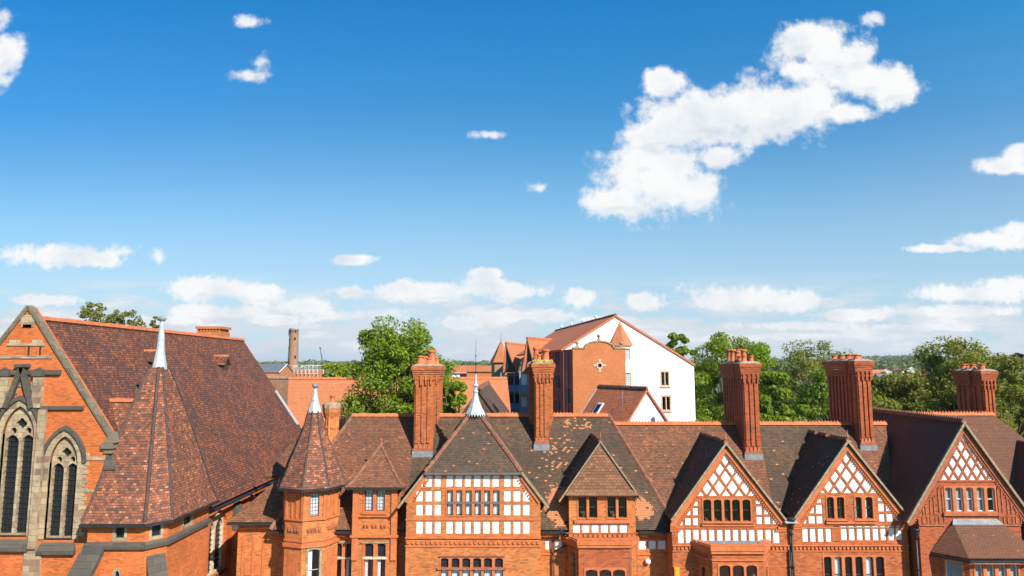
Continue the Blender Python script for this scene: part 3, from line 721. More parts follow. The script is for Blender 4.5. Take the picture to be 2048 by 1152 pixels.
        d2 = MB(); d2.face([(xf - .12, py - w, z0 - .12), (xf - .12, py + w, z0 - .12), (xf - .12, py, z0 + h - .1)]); d2.box(xf - .5, xf - .13, py - w + .05, py + w - .05, z0 - .75, z0 - .14)
        d2.build('louvre', 'timber_dark', lu)
    # --- side wall with lancets
    xs = -18.3; sf, L = face_fr((xs, 40.6), (xs, 65)); hl = []; zE = rz(xs) - .1
    def side_pair(ya, yb, va, vb):
        Yc = (ya + yb) / 2; za, zb = zz(va, Yc), zz(vb, Yc); a0, a1 = ya - 40.6, yb - 40.6; mid = (a0 + a1) / 2; zs = za - 1.2
        outer = head_poly(a0, a1, zb, za, 'point', 1.1); hl.append(outer)
        l1 = head_poly(a0 + .12, mid - .1, zb + .1, za - .62, 'point', .6); l2 = head_poly(mid + .1, a1 - .12, zb + .1, za - .62, 'point', .6)
        w = MB().prism(sf, outer, -.45, -.22, [l1, l2]).build('window', 'stone_pale', root)
        g = MB(); g.face([sf(x, z, -.40) for x, z in inset(outer, .02)]); g.build('pane', 'lead_glass', w)
        b = MB(); z = zb + .3
        while z < za - 1: b.fbox(sf, a0 + .1, a1 - .1, z - .015, z + .015, -.37, -.33); z += .3
        b.build('saddle_bar', 'iron', w)
        MB().fbox(sf, a0 - .1, a1 + .1, zb - .15, zb - .003, -.3, .1).build('sill', 'stone_dark', w)
    side_pair(42.75, 45.3, 1019, 1148); side_pair(49.1, 51.4, 986, 1100); side_pair(54.5, 56.8, 960, 1060); side_pair(60, 62.3, 945, 1030)
    MB().prism(sf, [(0, 0), (L, 0), (L, zE), (0, zE)], -.5, 0, hl).build('side_wall', 'brick_church', root)
    for yb in (46.6, 53., 58.5):
        m = MB().box(xs, xs + .85, yb - .45, yb + .45, 0, 6.6); bt = m.build('buttress', 'brick_church', root)
        m = MB(); m.face([(xs + .95, yb - .5, 6.5), (xs + .95, yb + .5, 6.5), (xs + .04, yb + .5, 8.3), (xs + .04, yb - .5, 8.3)])
        m.face([(xs + .95, yb - .5, 6.5), (xs + .04, yb - .5, 8.3), (xs + .04, yb - .5, 6.5)]); m.face([(xs + .95, yb + .5, 6.5), (xs + .04, yb + .5, 6.5), (xs + .04, yb + .5, 8.3)])
        m.build('weathering', 'stone_dark', bt)
    m = MB(); m.prism(fac(64.9), [(xl, 0), (xs, 0), (xs, zE), (xm, rz(xm) - .2), (ax, zrg - .25), (xl, rz(xl) - .2)], -.3, 0); m.box(xl, xl + .4, Y + .6, 64.5, 0, zr - .3)
    m.build('rear_wall', 'brick_church', root)
    # chimney beyond the ridge
    cx = xx(427, 664, 68); ct = zz(654, 68); m = MB().box(cx - 1.1, cx + 1.1, 67, 69, 0, ct - .9); 
    m.box(cx - 1.2, cx + 1.2, 66.9, 69.1, ct - .9, ct - .55); m.box(cx - 1.1, cx + 1.1, 67, 69, ct - .55, ct - .25); m.box(cx - 1.28, cx + 1.28, 66.8, 69.2, ct - .25, ct)
    for k in range(8): m.box(cx - 1.15 + k * .3, cx - 1.0 + k * .3, 66.88, 67, ct - .52, ct - .3)
    ch = m.build('chimney', 'brick_modern', root)
    # --- polygonal chapel with the spire roof
    Wp = [(-21.2, 35.3), (-18.3, 35.3), (-17.65, 36.2), (-17.65, 41)]
    ze = 9.33; sc = zz(1086, 35.2); hol = {0: [], 1: [], 2: []}
    for i in range(3):
        f_, L = face_fr(Wp[i], Wp[i + 1]); hs = []
        def opening(u0, u1, v0, v1, head='flat'):
            Yq = Wp[i][1]; a0, a1 = ((xx(u0, v0, Yq) - Wp[i][0]), (xx(u1, v0, Yq) - Wp[i][0])) if i == 0 else (u0, u1)
            return (a0, a1, zz(v1, Yq), zz(v0, Yq), head)
        lst = []
        if i == 0: lst = [(opening(232, 250, 1048, 1076), 'trefoil_light'), ]
        if i == 1: lst = [(opening(.3, .75, 1048, 1076), 'slit')]
        if i == 2: lst = [(opening(1.7, 2.6, 1040, 1068), 'slit')]
        for (l, nm) in lst: window(root, f_, [l], hs, m=.14, mat='stone', frame='iron', bars=1, sill=False, glass='lead_glass', depth=.2, proud=.02)
        if i == 0:
            l = (xx(230, 1140, 35.3) + 21.2, xx(240, 1140, 35.3) + 21.2, zz(1165, 35.3), zz(1141, 35.3), 'point'); window(root, f_, [l], hs, m=.1, mat='stone', frame='iron', bars=1, sill=False, glass='lead_glass', depth=.2, proud=.03)
        MB().prism(f_, [(0, 0), (L, 0), (L, ze + .15), (0, ze + .15)], -.35, 0, hs).build('chapel_wall', 'brick_church', root)
        m = MB(); e = .16
        m.fbox(f_, -.07, L + .07, sc - .30, sc - .12, 0.003 * (i + 1), e); m.face([f_(-.07, sc - .12, e), f_(L + .07, sc - .12, e), f_(L, sc + .02, .002), f_(0, sc + .02, .002)])
        m.build('string_course', 'stone_dark', root)
    f_, L = face_fr(Wp[1], Wp[2])
    m = MB(); zb = zz(1120, 35.5); m.face([f_(.1, zb - 1.4, .5), f_(L - .05, zb - 1.4, .5), f_(L - .05, zb + .2, .01), f_(.1, zb + .2, .01)]); m.fbox(f_, .1, L - .05, 0, zb - 1.4, 0, .48); m.build('weathering', 'stone_dark', root)
    # raking buttress at the left of the chapel
    m = MB(); X0 = -21.25; z0 = zz(1088, 35.2)
    P = [(X0 - .05, 35.25, z0), (X0 + 1.0, 35.25, z0), (X0 + .75, 33.4, z0 - 2.6), (X0 - .45, 33.4, z0 - 2.6)]
    m.slab(P, .25); m.build('raking_buttress', 'stone_dark', root)
    m = MB(); m.box(X0 - .3, X0 + .7, 33.6, 35.29, 0, z0 - 2.7); m.face([(X0 + .7, 33.6, z0 - 2.7), (X0 + .7, 35.29, z0 - 2.7), (X0 + .9, 35.29, z0 - .3)]); m.build('buttress', 'brick_church', root)
    E = [(-21.45, 35.02), (-18.22, 34.98), (-17.33, 36.05), (-17.28, 41.3), (-19.3, 43), (-21.5, 41.5)]
    TX = -19.6
    prof = [(1, 0), (.985, .015), (.86, .15), (.72, .33), (.58, .51), (.43, .69), (.29, .85), (.15, 1.0)]
    m = MB(); rings = poly_roof(m, TX, 38.2, E, ze, 17.05, prof); tr = m.build('turret_roof', 'tile_cone', root)
    h = MB()
    for k in (0, 1, 2, 3):
        for A, B in zip(rings[1:], rings[2:]): ridge_run(h, B[k] + Vector((0, 0, .02)), A[k] + Vector((0, 0, .02)), .10, .2)
    h.build('hip_tiles', 'hip_dark', tr)
    g = MB()
    for k in range(3):
        f_, L = face_fr(E[k], E[k + 1]); g.fbox(f_, 0, L, ze - .14, ze - .01, -.05 - .004 * k, .08 + .003 * k)
    g.build('gutter', 'iron', tr)
    m = MB(); zf = zz(632, 38.2)
    fp = [(.40, 16.95), (.36, 17.2), (.27, 17.7), (.205, 18.2), (.18, 18.55), (.19, 18.57), (.185, 18.65), (.155, 18.9), (.13, 19.2), (.105, 19.7), (.075, zf - .35)]
    m.lathe(TX, 38.2, fp, 10, smooth=False); fi = m.build('finial', 'lead', tr)
    MB().lathe(TX, 38.2, [(.05, zf - .36), (.16, zf - .27), (.225, zf - .15), (.22, zf - .11), (.16, zf - .04), (.04, zf + .03)], 14).build('ball', 'lead_dark', fi)
    # small linking roof
    zl = zz(801, 38.6); x0, x1 = xx(219, 801, 38.6), -19.6
    m = MB(); m.slab([(x0, 38.6, zl), (x1, 38.6, zl), (x1, 37., zl - 2.4), (x0 + .35, 37., zl - 2.4)], .12); m.slab([(x0, 38.6, zl), (x1, 38.6, zl), (x1, 40.4, zl - 2.6), (x0, 40.4, zl - 2.6)], .12); lr = m.build('link_roof', 'tile_cone', root)
    ridge_run(MB(), (x0 - .05, 38.6, zl + .04), (x1, 38.6, zl + .04), .15, .4).build('ridge_tiles', 'ridge', lr)
church()
# ================================================================== the turreted house
TN = 1.2875
def ctr(l): return sum(p[0] for p in l) / len(l)
def panel_rects(c, cols, y0, y1, Y):
    r = []
    for a, b in cols:
        x0, x1, z0, z1 = rect(c, a, y0, b, y1, Y); r.append([(x0, z0), (x1, z0), (x1, z1), (x0, z1)])
    return r
def pts_poly(c, pts, Y):
    return [(at(*c(x, y), Y).x, at(*c(x, y), Y).z) for x, y in pts]
def lights(c, cols, y0, y1, Y, head='flat'):
    r = []
    for a, b in cols:
        x0, x1, z0, z1 = rect(c, a, y0, b, y1, Y); r.append((x0, x1, z0, z1, head))
    return r
def infill(root, fr, polys, c):
    m = MB()
    for p in polys: m.face([fr(x, z, c) for x, z in inset(p, -.04)])
    return m.build('plaster_infill', 'plaster', root)
def downpipe(root, x, y, z0, z1, r=.055, hopper=True):
    m = MB().tube((x, y, z0), (x, y, z1), r); z = z0 + .5
    while z < z1: m.tube((x, y, z), (x, y, z + .12), r * 1.35); z += 1.8
    o = m.build('downpipe', 'iron', root)
    if hopper:
        h = MB().lathe(x, y, [(.07, z1 - .5), (.11, z1 - .38), (.2, z1 - .1), (.22, z1), (.24, z1 + .02), (.24, z1 + .12), (.18, z1 + .12)], 8); h.build('hopper', 'iron', o)
    return o
def turret_house():
    root = empty('turreted_house', (-2.2, 41, 0), 'orange brick house with half-timbered gable, octagonal stair turret, dormers and weathered dark roof', 'house')
    Ye, Yr = 40.8, 45.6; ze = 7.75; zr = ze + TN * (Yr - Ye); xl, xr = -14.0, 9.65; rl, rr = -10.5, 6.3
    m = MB(); m.slab([(xl, Ye, ze), (xr, Ye, ze), (rr, Yr, zr), (rl, Yr, zr)], .16)
    m.slab([(xr, Ye, ze), (xr, 2 * Yr - Ye, ze), (rr, Yr, zr)], .16); m.slab([(xl, Ye, ze), (xl, 2 * Yr - Ye, ze), (rl, Yr, zr)], .16)
    m.slab([(xl, 2 * Yr - Ye, ze), (xr, 2 * Yr - Ye, ze), (rr, Yr, zr), (rl, Yr, zr)], .16)
    mr = m.build('roof', 'tile_dark', root)
    r = MB(); ridge_run(r, (rl, Yr, zr + .05), (rr, Yr, zr + .05), .16, .42, .0)
    ridge_run(r, (-.9, Yr, zr + .051), (rr, Yr, zr + .051), .161, .42, .11); r.build('ridge_tiles', 'ridge', mr)
    h = MB(); ridge_run(h, (6.35, Yr, zr + .06), (9.62, Ye, ze + .06), .15, .26); h.build('hip_tiles', 'ridge_old', mr); h = MB(); ridge_run(h, (rl, Yr, zr + .05), (xl, Ye, ze + .05), .12, .26); h.build('hip_tiles', 'ridge_old', mr)
    g = MB().box(xl + .02, -5.99, Ye - .06, Ye + .07, ze - .20, ze - .09); g.box(1.75, 3.1, Ye - .06, Ye + .07, ze - .2, ze - .09); g.box(7.3, xr, Ye - .06, Ye + .07, ze - .2, ze - .09); g.build('gutter', 'iron', mr)
    # red tiled left part of the roof lies in the same plane: a thin course laid over it
    lt = MB(); dn = Vector((0, -.79, .61)) * .012
    lt.slab([Vector(p) + dn for p in ((xl + .05, Ye + .01, ze), (-6.25, Ye + .01, ze), (-6.25, Yr - .02, zr), (rl + .05, Yr - .02, zr))], .011); lt.build('red_roof_slope', 'tile_red', mr)
    # -------- main walls
    Yw = 41.3; fw = fac(Yw); hl = []; c4 = crop(400, 870, 4.086); c8 = crop(1060, 840, 3.6925)
    hd = []
    for cols, fw_, Yq, hq in (([(1085, 1157), (1185, 1255)], fw, Yw, hl), ([(1340, 1415), (1443, 1515)], fac(40.72), 40.72, hd)):
        L = lights(c4, cols, 885, 1250, Yq, 'seg')
        w = window(root, fw_, L, hq, m=.1, frame='terracotta', curtain='side', bars=0, sill=False)
        t = MB(); z = zz(1116, Yq); t.fbox(fw_, L[0][0] - .1, L[1][1] + .1, z - .06, z + .06, -.1, .05); t.build('transom', 'stone_pale', w)
        q = MB()
        for l in L: q.fbox(fw_, l[0], l[1], z + .06, l[3] - .02, -.115, -.108)
        q.build('leaded_light', 'lead_glass', w)
        hm = MB(); hm.fbox(fw_, L[0][0] - .16, L[1][1] + .16, L[0][3] + .02, L[0][3] + .12, .03, .09); hm.build('head', 'stone', w)
    pan = panel_rects(c8, [(115, 160), (190, 235), (803, 860), (876, 930), (945, 1000)], 892, 957, Yw) + panel_rects(c8, [(115, 160), (190, 235), (803, 860), (876, 930), (945, 1000)], 815, 832, Yw)
    wl = MB().prism(fw, [(-13.6, 0), (9.2, 0), (9.2, ze + .05), (-13.6, ze + .05)], -.3, 0, hl + pan).build('front_wall', 'brick', root)
    infill(root, fw, pan, -.05)
    m = MB().box(-13.6, -13.3, Yw + .3, 50, 0, ze + .05); m.box(8.9, 9.2, Yw + .3, 50, 0, ze + .05); m.box(-13.6, 9.2, 50, 50.3, 0, ze + .05); m.build('rear_wall', 'brick', root)
    m = MB().box(-13, 8.8, Yw + 1.6, Yw + 1.7, .2, ze - .1); m.build('dark_backing', 'dark_room', root)  # near-black sheet added to paint the unlit room behind the panes
    m = MB(); z = zz(1108, Yw); m.fbox(fw, 1.64, 9.2, z - .06, z + .06, 0, .06); z = zz(1092, Yw); m.fbox(fw, 1.64, 9.2, zz(1078, Yw) - .05, zz(1078, Yw) + .03, 0, .05)
    z = zz(1075, Yw); m.fbox(fw, -10.4, -5.9, z - .07, z + .07, 0, .10); dentils(m, fw, (7.4, zz(1074, Yw)), (9.15, zz(1074, Yw)), .1, .12, .08, .12)
    m.build('string_course', 'terracotta', root)
    m = MB()   # recessed brick panels left of the windows
    for x in (-6.85, -6.45): m.fbox(fw, x, x + .1, 3.5, zz(1092, Yw), 0, .06)
    m.build('brick_rib', 'brick', root)
    # -------- gabled bay with the jerkinhead
    Yb = 40.; fb = fac(Yb); c6 = crop(800, 900, 4.571); bx0, bx1 = xx(812, 1060, Yb), xx(1081, 1060, Yb); zw = 14.7; wx = -2.2; TW = 1.28
    zj = zz(944, 39.7); xj = (zw - zj) / TW
    holes = []; pan = []
    colsL = [(150, 212), (235, 297), (318, 376)]; colsM = [(425, 487), (508, 571), (594, 653), (676, 740), (762, 825), (846, 908)]; colsR = [(953, 1016), (1039, 1106), (1126, 1189)]
    pan += panel_rects(c6, colsL[1:] + colsM + colsR[:1], 235, 335, Yb)
    pan += [pts_poly(c6, [(1037, 335), (1037, 235), (1078, 235), (1108, 285), (1108, 335)], Yb)]
    pan += [pts_poly(c6, [(190, 335), (214, 290), (214, 335)], Yb), pts_poly(c6, [(1127, 335), (1127, 300), (1147, 335)], Yb)]
    for y0, y1 in ((372, 470), (497, 597)): pan += panel_rects(c6, colsL + colsR, y0, y1, Yb)
    pan += panel_rects(c6, colsL + colsM + colsR, 650, 765, Yb)
    cw = [(428, 484), (514, 569), (598, 655), (682, 739), (768, 823), (849, 909)]
    w = window(root, fb, lights(c6, cw, 368, 598, Yb), holes, m=.06, mat='terracotta', curtain='all', frame='timber_dark', bars=0, sill=False, depth=.3)
    L = lights(c6, cw, 368, 598, Yb); z = zz(900 + 482 / 4.571, Yb); MB().fbox(fb, L[0][0] - .05, L[-1][1] + .05, z - .055, z + .055, -.1, .035).build('transom', 'cap_grey', w)
    lc = [(370, 442), (469, 543), (567, 641), (666, 741), (766, 841), (866, 941)]
    w2 = window(root, fb, lights(c6, lc, 987, 1330, Yb, 'seg'), holes, m=.07, curtain='all', bars=0, sill=False, depth=.3)
    L = lights(c6, lc, 987, 1330, Yb); z = zz(900 + 1082 / 4.571, Yb); MB().fbox(fb, L[0][0] - .18, L[-1][1] + .18, z - .06, z + .05, -.1, .10).build('transom', 'terracotta_dark', w2)
    q = MB()
    for l in L:
        q.fbox(fb, l[0], l[1], z + .06, l[3] - .05, -.115, -.108)
    q.build('leaded_light', 'lead_glass', w2)
    q = MB(); q.fbox(fb, L[0][0] - .1, L[-1][1] + .1, L[0][3] + .06, L[0][3] + .10, .03, .07); q.build('head', 'stone_dark', w2)
    out = [(bx0, 0), (bx1, 0), (bx1, zw - TW * (bx1 - wx) - .22), (wx + xj, zj - .22), (wx - xj, zj - .22), (bx0, zw - TW * (wx - bx0) - .22)]
    MB().prism(fb, out, -.25, 0, holes + pan).build('bay_wall', 'brick', root)
    infill(root, fb, pan, -.045)
    m = MB().box(bx0, bx0 + .3, Yb + .251, 46, 0, out[-1][1]); m.box(bx1 - .3, bx1, Yb + .251, 46, 0, out[2][1]); m.build('side_wall', 'brick', root)
    m = MB().box(bx0 + .35, bx1 - .35, Yb + 1.5, Yb + 1.6, .2, 10.5); m.build('dark_backing', 'dark_room', root)
    t = MB()
    for v, e in ((1039, .05), (1075, .09), (1092, .05)): z = zz(v, Yb); t.fbox(fb, bx0 - .03, bx1 + .03, z - .05, z + .05, 0, e)
    z = zz(1085.5, Yb); dentils(t, fb, (bx0, z), (bx1, z), .15, .12, .07, .13)
    z0, z1 = zz(951, Yb), zz(1067, Yb)
    for s in (-1, 1):
        p = (wx + s * (xj + .02), zj - .32); q = (wx + s * (bx1 - wx - .0), zw - TW * (bx1 - wx) - .38); band(t, fb, p, q, .26, 0, .072 + .003 * s)
        p2 = (wx + s * (xj - .22), zj - .42); q2 = (wx + s * (bx1 - wx - .42), zw - TW * (bx1 - wx) - .32); dentils(t, fb, p2, q2, .08, .08, .06, .10)
    t.build('brick_moulding', 'terracotta', root)
    # wing roof
    Yf = 39.84; m = MB(); xe = 4.32; yb = 46.6
    for s in (1, -1):
        m.slab([(wx, 41.7, zw), (wx + s * xj, Yf, zj), (wx + s * xe, Yf, zw - TW * xe), (wx + s * xe, yb, zw - TW * xe), (wx, yb, zw)], .14)
    wr = m.build('wing_roof', 'tile_wing', root)
    m = MB(); m.slab([(wx - xj - .02, Yf - .02, zj - .01), (wx + xj + .02, Yf - .02, zj - .01), (wx, 41.72, zw + .01)], .13); jr = m.build('jerkinhead', 'tile_wing', root)
    h = MB()
    for s in (1, -1): ridge_run(h, (wx, 41.7, zw + .05), (wx + s * xj, Yf - .03, zj + .03), .13, .24)
    h.build('hip_tiles', 'ridge_old', jr)
    MB().box(wx - xj - .02, wx + xj + .02, Yf - .13, Yf - .03, zj - .15, zj - .03).build('gutter', 'cap_grey', jr)
    for s in (1, -1):
        v = MB(); p = Vector((wx + s * xj, Yf - .012, zj)); q = Vector((wx + s * xe, Yf - .012, zw - TW * xe))
        v.slab([p + Vector((0, 0, .02)), q + Vector((0, 0, .02)), q + Vector((0, .16, .02)), p + Vector((0, .16, .02))], .12); v.build('verge', 'verge', wr)
    ridge_run(MB(), (wx, 43, zw + .05), (wx, 45.9, zw + .05), .17, .42, .12).build('ridge_tiles', 'ridge_old', wr)
    zr2 = 15.65; m = MB()
    for s in (1, -1): m.slab([(wx, 46.0, zr2), (wx + s * 4.6, 46.0, zr2 - 1.36 * 4.6), (wx + s * 4.6, 65.7, zr2 - 1.36 * 4.6), (wx, 65.7, zr2)], .14)
    m.prism(fac(46.1), [(wx - 4, zr2 - 5.5), (wx + 4, zr2 - 5.5), (wx, zr2 - .1)], -.1, 0)
    rr_ = m.build('rear_roof', 'tile_wing', root); ridge_run(MB(), (wx, 46, zr2 + .05), (wx, 65.7, zr2 + .05), .17, .42, .12).build('ridge_tiles', 'ridge_old', rr_)
    m = MB().box(-5.9, -5.6, 50.4, 65.5, 0, 9.6); m.box(1.2, 1.5, 50.4, 65.5, 0, 9.6); m.prism(fac(65.4), [(-5.9, 0), (1.5, 0), (1.5, 9.7), (wx, 14.4), (-5.9, 9.7)], -.25, 0); m.build('wing_wall', 'brick', root)
    # lead cap and spike
    m = MB(); px, py = wx, 41.72
    m.lathe(px, py, [(.62, zw - .42), (.60, zw - .36), (.42, zw - .05), (.27, zw + .3), (.17, zw + .62), (.13, zw + .85), (.17, zw + .88), (.17, zw + .98), (.10, zw + 1.02), (.10, zw + 1.2), (.19, zw + 1.24), (.19, zw + 1.32), (.09, zw + 1.38), (.07, zw + 1.9), (.06, zw + 1.95)], 8, math.pi / 8, smooth=False)
    for k in range(24):
        a = 2 * math.pi * k / 24; m.face([(px + .63 * math.sin(a - .11), py - .63 * math.cos(a - .11), zw - .40), (px + .63 * math.sin(a + .11), py - .63 * math.cos(a + .11), zw - .40), (px + .66 * math.sin(a), py - .66 * math.cos(a), zw - .58)])
    fi = m.build('finial', 'lead', root)
    MB().tube((px, py, zw + 1.95), (px, py, zw + 4.0), .02, .008).lathe(px, py, [(.02, zw + 2.5), (.07, zw + 2.56), (.02, zw + 2.62)], 8).lathe(px, py, [(.02, zw + 3.0), (.05, zw + 3.05), (.02, zw + 3.1)], 8).build('spike', 'iron', fi)
    # -------- chimneys
    sA = lambda y: ze + TN * (y - Ye)
    chimney(root, [(-6.18, -5.08, 43.85, 45.5), (-6.24, -4.82, 45.2, 47.4)], sA(43.85) - .1, zz(732, 44), zz(757, 44),
        [(-5.9, 44.15, .55, .21), (-5.35, 44.2, .42, .17), (-5.9, 45.1, .5, .2), (-5.3, 45.3, .95, .26), (-5.1, 46.4, .5, .18), (-5.9, 46.6, .55, .2)], mat='brick_stack')
    chimney(root, [(1.47, 2.27, 44.15, 45.5), (1.2, 2.62, 45.2, 47.0)], sA(44.15) - .1, zz(727, 44), zz(754, 44),
        [(1.75, 44.6, .5, .15), (1.6, 45.6, 1.0, .2), (2.25, 45.7, .85, .24), (2.1, 46.5, .6, .17)], ribs=3, lich=False, mat='brick_stack')
    m = MB(); random.seed(2)
    for k in range(60):
        a = 1.35 + random.random() * 1.3; y = 44.0 + random.random() * 1.6; z = zz(727, 44) + .12; s = random.uniform(.04, .10)
        m.tube((a, y, z), (a + random.uniform(-.08, .08), y + random.uniform(-.08, .08), z + s * 1.6), s, s * .4, n=5, smooth=False)
    m.build('moss', 'lichen', root)
    # round stack behind the turret
    cx, cy = xx(662, 850, 45.4), 45.4; tz = zz(806, 45.4); m = MB()
    m.lathe(cx, cy, [(.46, 8), (.46, tz - 1.7), (.52, tz - 1.62), (.52, tz - 1.5), (.44, tz - 1.45), (.44, tz - 1.0), (.5, tz - .8), (.58, tz - .55), (.6, tz - .3), (.6, tz - .05), (.5, tz)], 12, smooth=False)
    for k in range(6):
        a = 2 * math.pi * k / 6; m.tube((cx + .45 * math.sin(a), cy - .45 * math.cos(a), 8), (cx + .45 * math.sin(a), cy - .45 * math.cos(a), tz - .9), .08, n=6)
    rs = m.build('round_chimney', 'brick', root); MB().lathe(cx, cy, [(.61, tz - .32), (.63, tz - .1), (.5, tz + .03), (.2, tz + .06)], 12, smooth=False).build('cap', 'flaunch', rs); pot(rs, cx + .05, cy, tz, .5, .17)
    # -------- left dormer
    Yd = 40.72; fd = fac(Yd); dx0, dx1 = xx(706, 1010, Yd), xx(795, 1010, Yd); zt = zz(969, Yd)
    window(root, fd, lights(c4, [(1345, 1415), (1442, 1512)], 448, 620, Yd), hd, m=.08, curtain=None, glass='lead_glass_pale', frame='timber_dark', bars=0, depth=.2)
    MB().prism(fd, [(dx0, 0), (dx1, 0), (dx1, zt), (dx0, zt)], -.2, 0, hd).build('dormer_wall', 'brick', root)
    MB().box(dx0, dx0 + .18, Yd + .2, 43.6, 7, zt).build('dormer_cheek', 'brick', root); MB().box(dx1 - .18, dx1, Yd + .2, 43.6, 7, zt).build('dormer_cheek', 'brick', root)
    t = MB()
    for x in (dx0 + .0, dx1 - .34): t.fbox(fd, x, x + .34, zz(1120, Yd), zt - .05, 0, .1)
    z = zz(1032, Yd); t.fbox(fd, dx0 - .02, dx1 + .02, z - .04, z + .04, .0, .12); z = zz(1072, Yd); t.fbox(fd, dx0 - .1, dx1 + .1, z - .06, z + .06, 0, .16)
    xa = (dx0 + dx1) / 2; z = zz(1052, Yd)
    for k in range(3): x = xa + (k - 1) * .5; t.fbox(fd, x - .19, x + .19, z - .12, z + .12, 0, .03)
    t.build('brick_moulding', 'terracotta', root)
    t = MB()
    for k in range(3):
        x = xa + (k - 1) * .5
        for s in (-1, 1): t.lathe(x + s * .09, Yd - .035, [(.03, z - .1), (.075, z - .03), (.05, z + .02), (.075, z + .06), (.02, z + .1)], 6)
    t.build('carved_tile', 'terracotta_dark', root)
    zp = zz(890, 42.); e0, e1 = dx0 - .42, dx1 + .42; ye = 40.42; zee = zt - .12; ya = 42.05; m = MB()
    prof = [(1, 0), (.8, .12), (.0, 1)]
    for (f0, h0), (f1, h1) in zip(prof, prof[1:]):
        def ring(f, hh):
            z = zee + (zp - zee) * hh; return [(xa + (e0 - xa) * f, ya + (ye - ya) * f, z), (xa + (e1 - xa) * f, ya + (ye - ya) * f, z), (xa + (e1 - xa) * f, 44.6, z), (xa + (e0 - xa) * f, 44.6, z)]
        A, B = ring(f0, h0), ring(f1, h1)
        for i, j in ((0, 1), (1, 2), (3, 0)): m.face([A[i], A[j], B[j], B[i]])
    m.face([(e0, ye, zee), (e0, 43.5, zee), (e1, 43.5, zee), (e1, ye, zee)])
    dr = m.build('dormer_roof', 'tile_red', root)
    h = MB()
    for s in (e0, e1): ridge_run(h, (xa, ya, zp + .03), (xa + (s - xa) * .8, ya + (ye - ya) * .8, zee + (zp - zee) * .12 + .03), .09, .18); ridge_run(h, (xa + (s - xa) * .8, ya + (ye - ya) * .8, zee + (zp - zee) * .12 + .03), (s, ye, zee + .03), .09, .18)
    ridge_run(h, (xa, ya, zp + .04), (xa, 44.3, zp + .04), .11, .3); h.build('hip_tiles', 'ridge_old', dr)
    MB().lathe(xa, ya, [(.07, zp), (.05, zp + .12), (.03, zp + .2), (.07, zp + .25), (.08, zp + .3), (.01, zp + .42)], 8).build('finial', 'terracotta_dark', dr)
    MB().box(e0, e1, ye - .08, ye + .05, zee - .12, zee - .01).build('gutter', 'iron', dr)
    # -------- right dormer with scalloped tile gable
    Yg = 40.72; fg = fac(Yg); gx0, gx1 = xx(1138, 1016, Yg), xx(1270.7, 1016, Yg); zt = zz(987, Yg); zs = zz(1046, Yg); hg = []
    window(root, fg, lights(c8, [(357, 414), (433, 496)], 568, 722, Yg), hg, m=.07, bars=1, frame='timber_dark', curtain=None, sill=False)
    window(root, fg, lights(c8, [(571, 631), (651, 714)], 568, 722, Yg), hg, m=.07, bars=1, frame='timber_dark', curtain=None, sill=False)
    pan = panel_rects(c8, [(262, 302), (318, 373), (388, 442), (457, 511), (525, 580), (594, 650), (664, 720), (736, 786)], 770, 832, Yg)
    MB().prism(fg, [(gx0, 0), (gx1, 0), (gx1, zt + .1), (gx0, zt + .1)], -.22, 0, hg + [p for p in pan if p[0][0] > gx0 + .03 and p[1][0] < gx1 - .03]).build('dormer_wall', 'brick', root)
    infill(root, fg, [p for p in pan if p[0][0] > gx0 + .03 and p[1][0] < gx1 - .03], -.045)
    MB().box(gx0, gx0 + .2, Yg + .22, 43.5, 7, zt).build('dormer_cheek', 'brick', root); MB().box(gx1 - .2, gx1, Yg + .22, 43.5, 7, zt).build('dormer_cheek', 'brick', root)
    t = MB(); t.fbox(fg, gx0 + .3, gx1 - .3, zs, zz(1040, Yg), 0, .12)
    z = zz(1071, Yg); t.fbox(fg, gx0 - .2, gx1 + .1, z - .14, z - .10, 0, .10); t.fbox(fg, gx0 - .2, gx1 + .1, z + .12, z + .16, 0, .06); dentils(t, fg, (gx0 - .1, z), (gx1, z), .14, .13, .08, .16)
    for l in (hg[0], hg[1]): t.fbox(fg, (l[0][0] + l[1][0]) / 2 - .075, (l[0][0] + l[1][0]) / 2 + .075, l[0][1], l[2][1], 0, .07)
    t.build('brick_moulding', 'terracotta', root)
    ap = at(1201, 882, 40.5); xa = ap.x; za = ap.z; fl = at(1117, 1003, 40.45); frr = at(1285, 1001, 40.45)
    m = MB(); dY = -.26
    hw = (gx1 - gx0) / 2 + .12; xm = (gx0 + gx1) / 2
    # flared tile-hung gable: two bands
    A = [(xm - hw - .12, 40.36, zt - .06), (xm + hw + .12, 40.36, zt - .06)]; B = [(xm - hw * .93, 40.53, zt + .30), (xm + hw * .93, 40.53, zt + .30)]
    m.face([A[0], A[1], B[1], B[0]]); m.face([B[0], B[1], (xa, 40.56, za - .02)]); m.face([A[0], B[0], (xm - hw, 40.78, zt - .06)]); m.face([A[1], (xm + hw, 40.78, zt - .06), B[1]]); m.face([A[0], (xm - hw, 40.8, zt - .06), (xm + hw, 40.8, zt - .06), A[1]])
    m.build('tile_hung_gable', 'tile_scale', root)
    m = MB(); yb = Ye + (za - ze) / TN + .3
    for P in (fl, frr):
        yq = Ye + (P.z - ze) / TN + .3; m.slab([(xa, 40.5, za), (P.x, 40.45, P.z), (P.x, max(yq, 41), P.z), (xa, yb, za)], .09)
    dr = m.build('dormer_roof', 'tile_dark', root)
    ridge_run(MB(), (xa, 40.5, za + .05), (xa, yb, za + .05), .13, .36).build('ridge_tiles', 'ridge_old', dr)
    MB().tube((xa, 40.52, za + .05), (xa, 40.52, za + .5), .035, .015).build('finial', 'terracotta', dr)
    for P in (fl, frr): v = MB(); v.slab([(xa, 40.485, za + .02), (P.x, 40.435, P.z + .02), (P.x, 40.5, P.z + .02), (xa, 40.55, za + .02)], .07); v.build('verge', 'verge', dr)
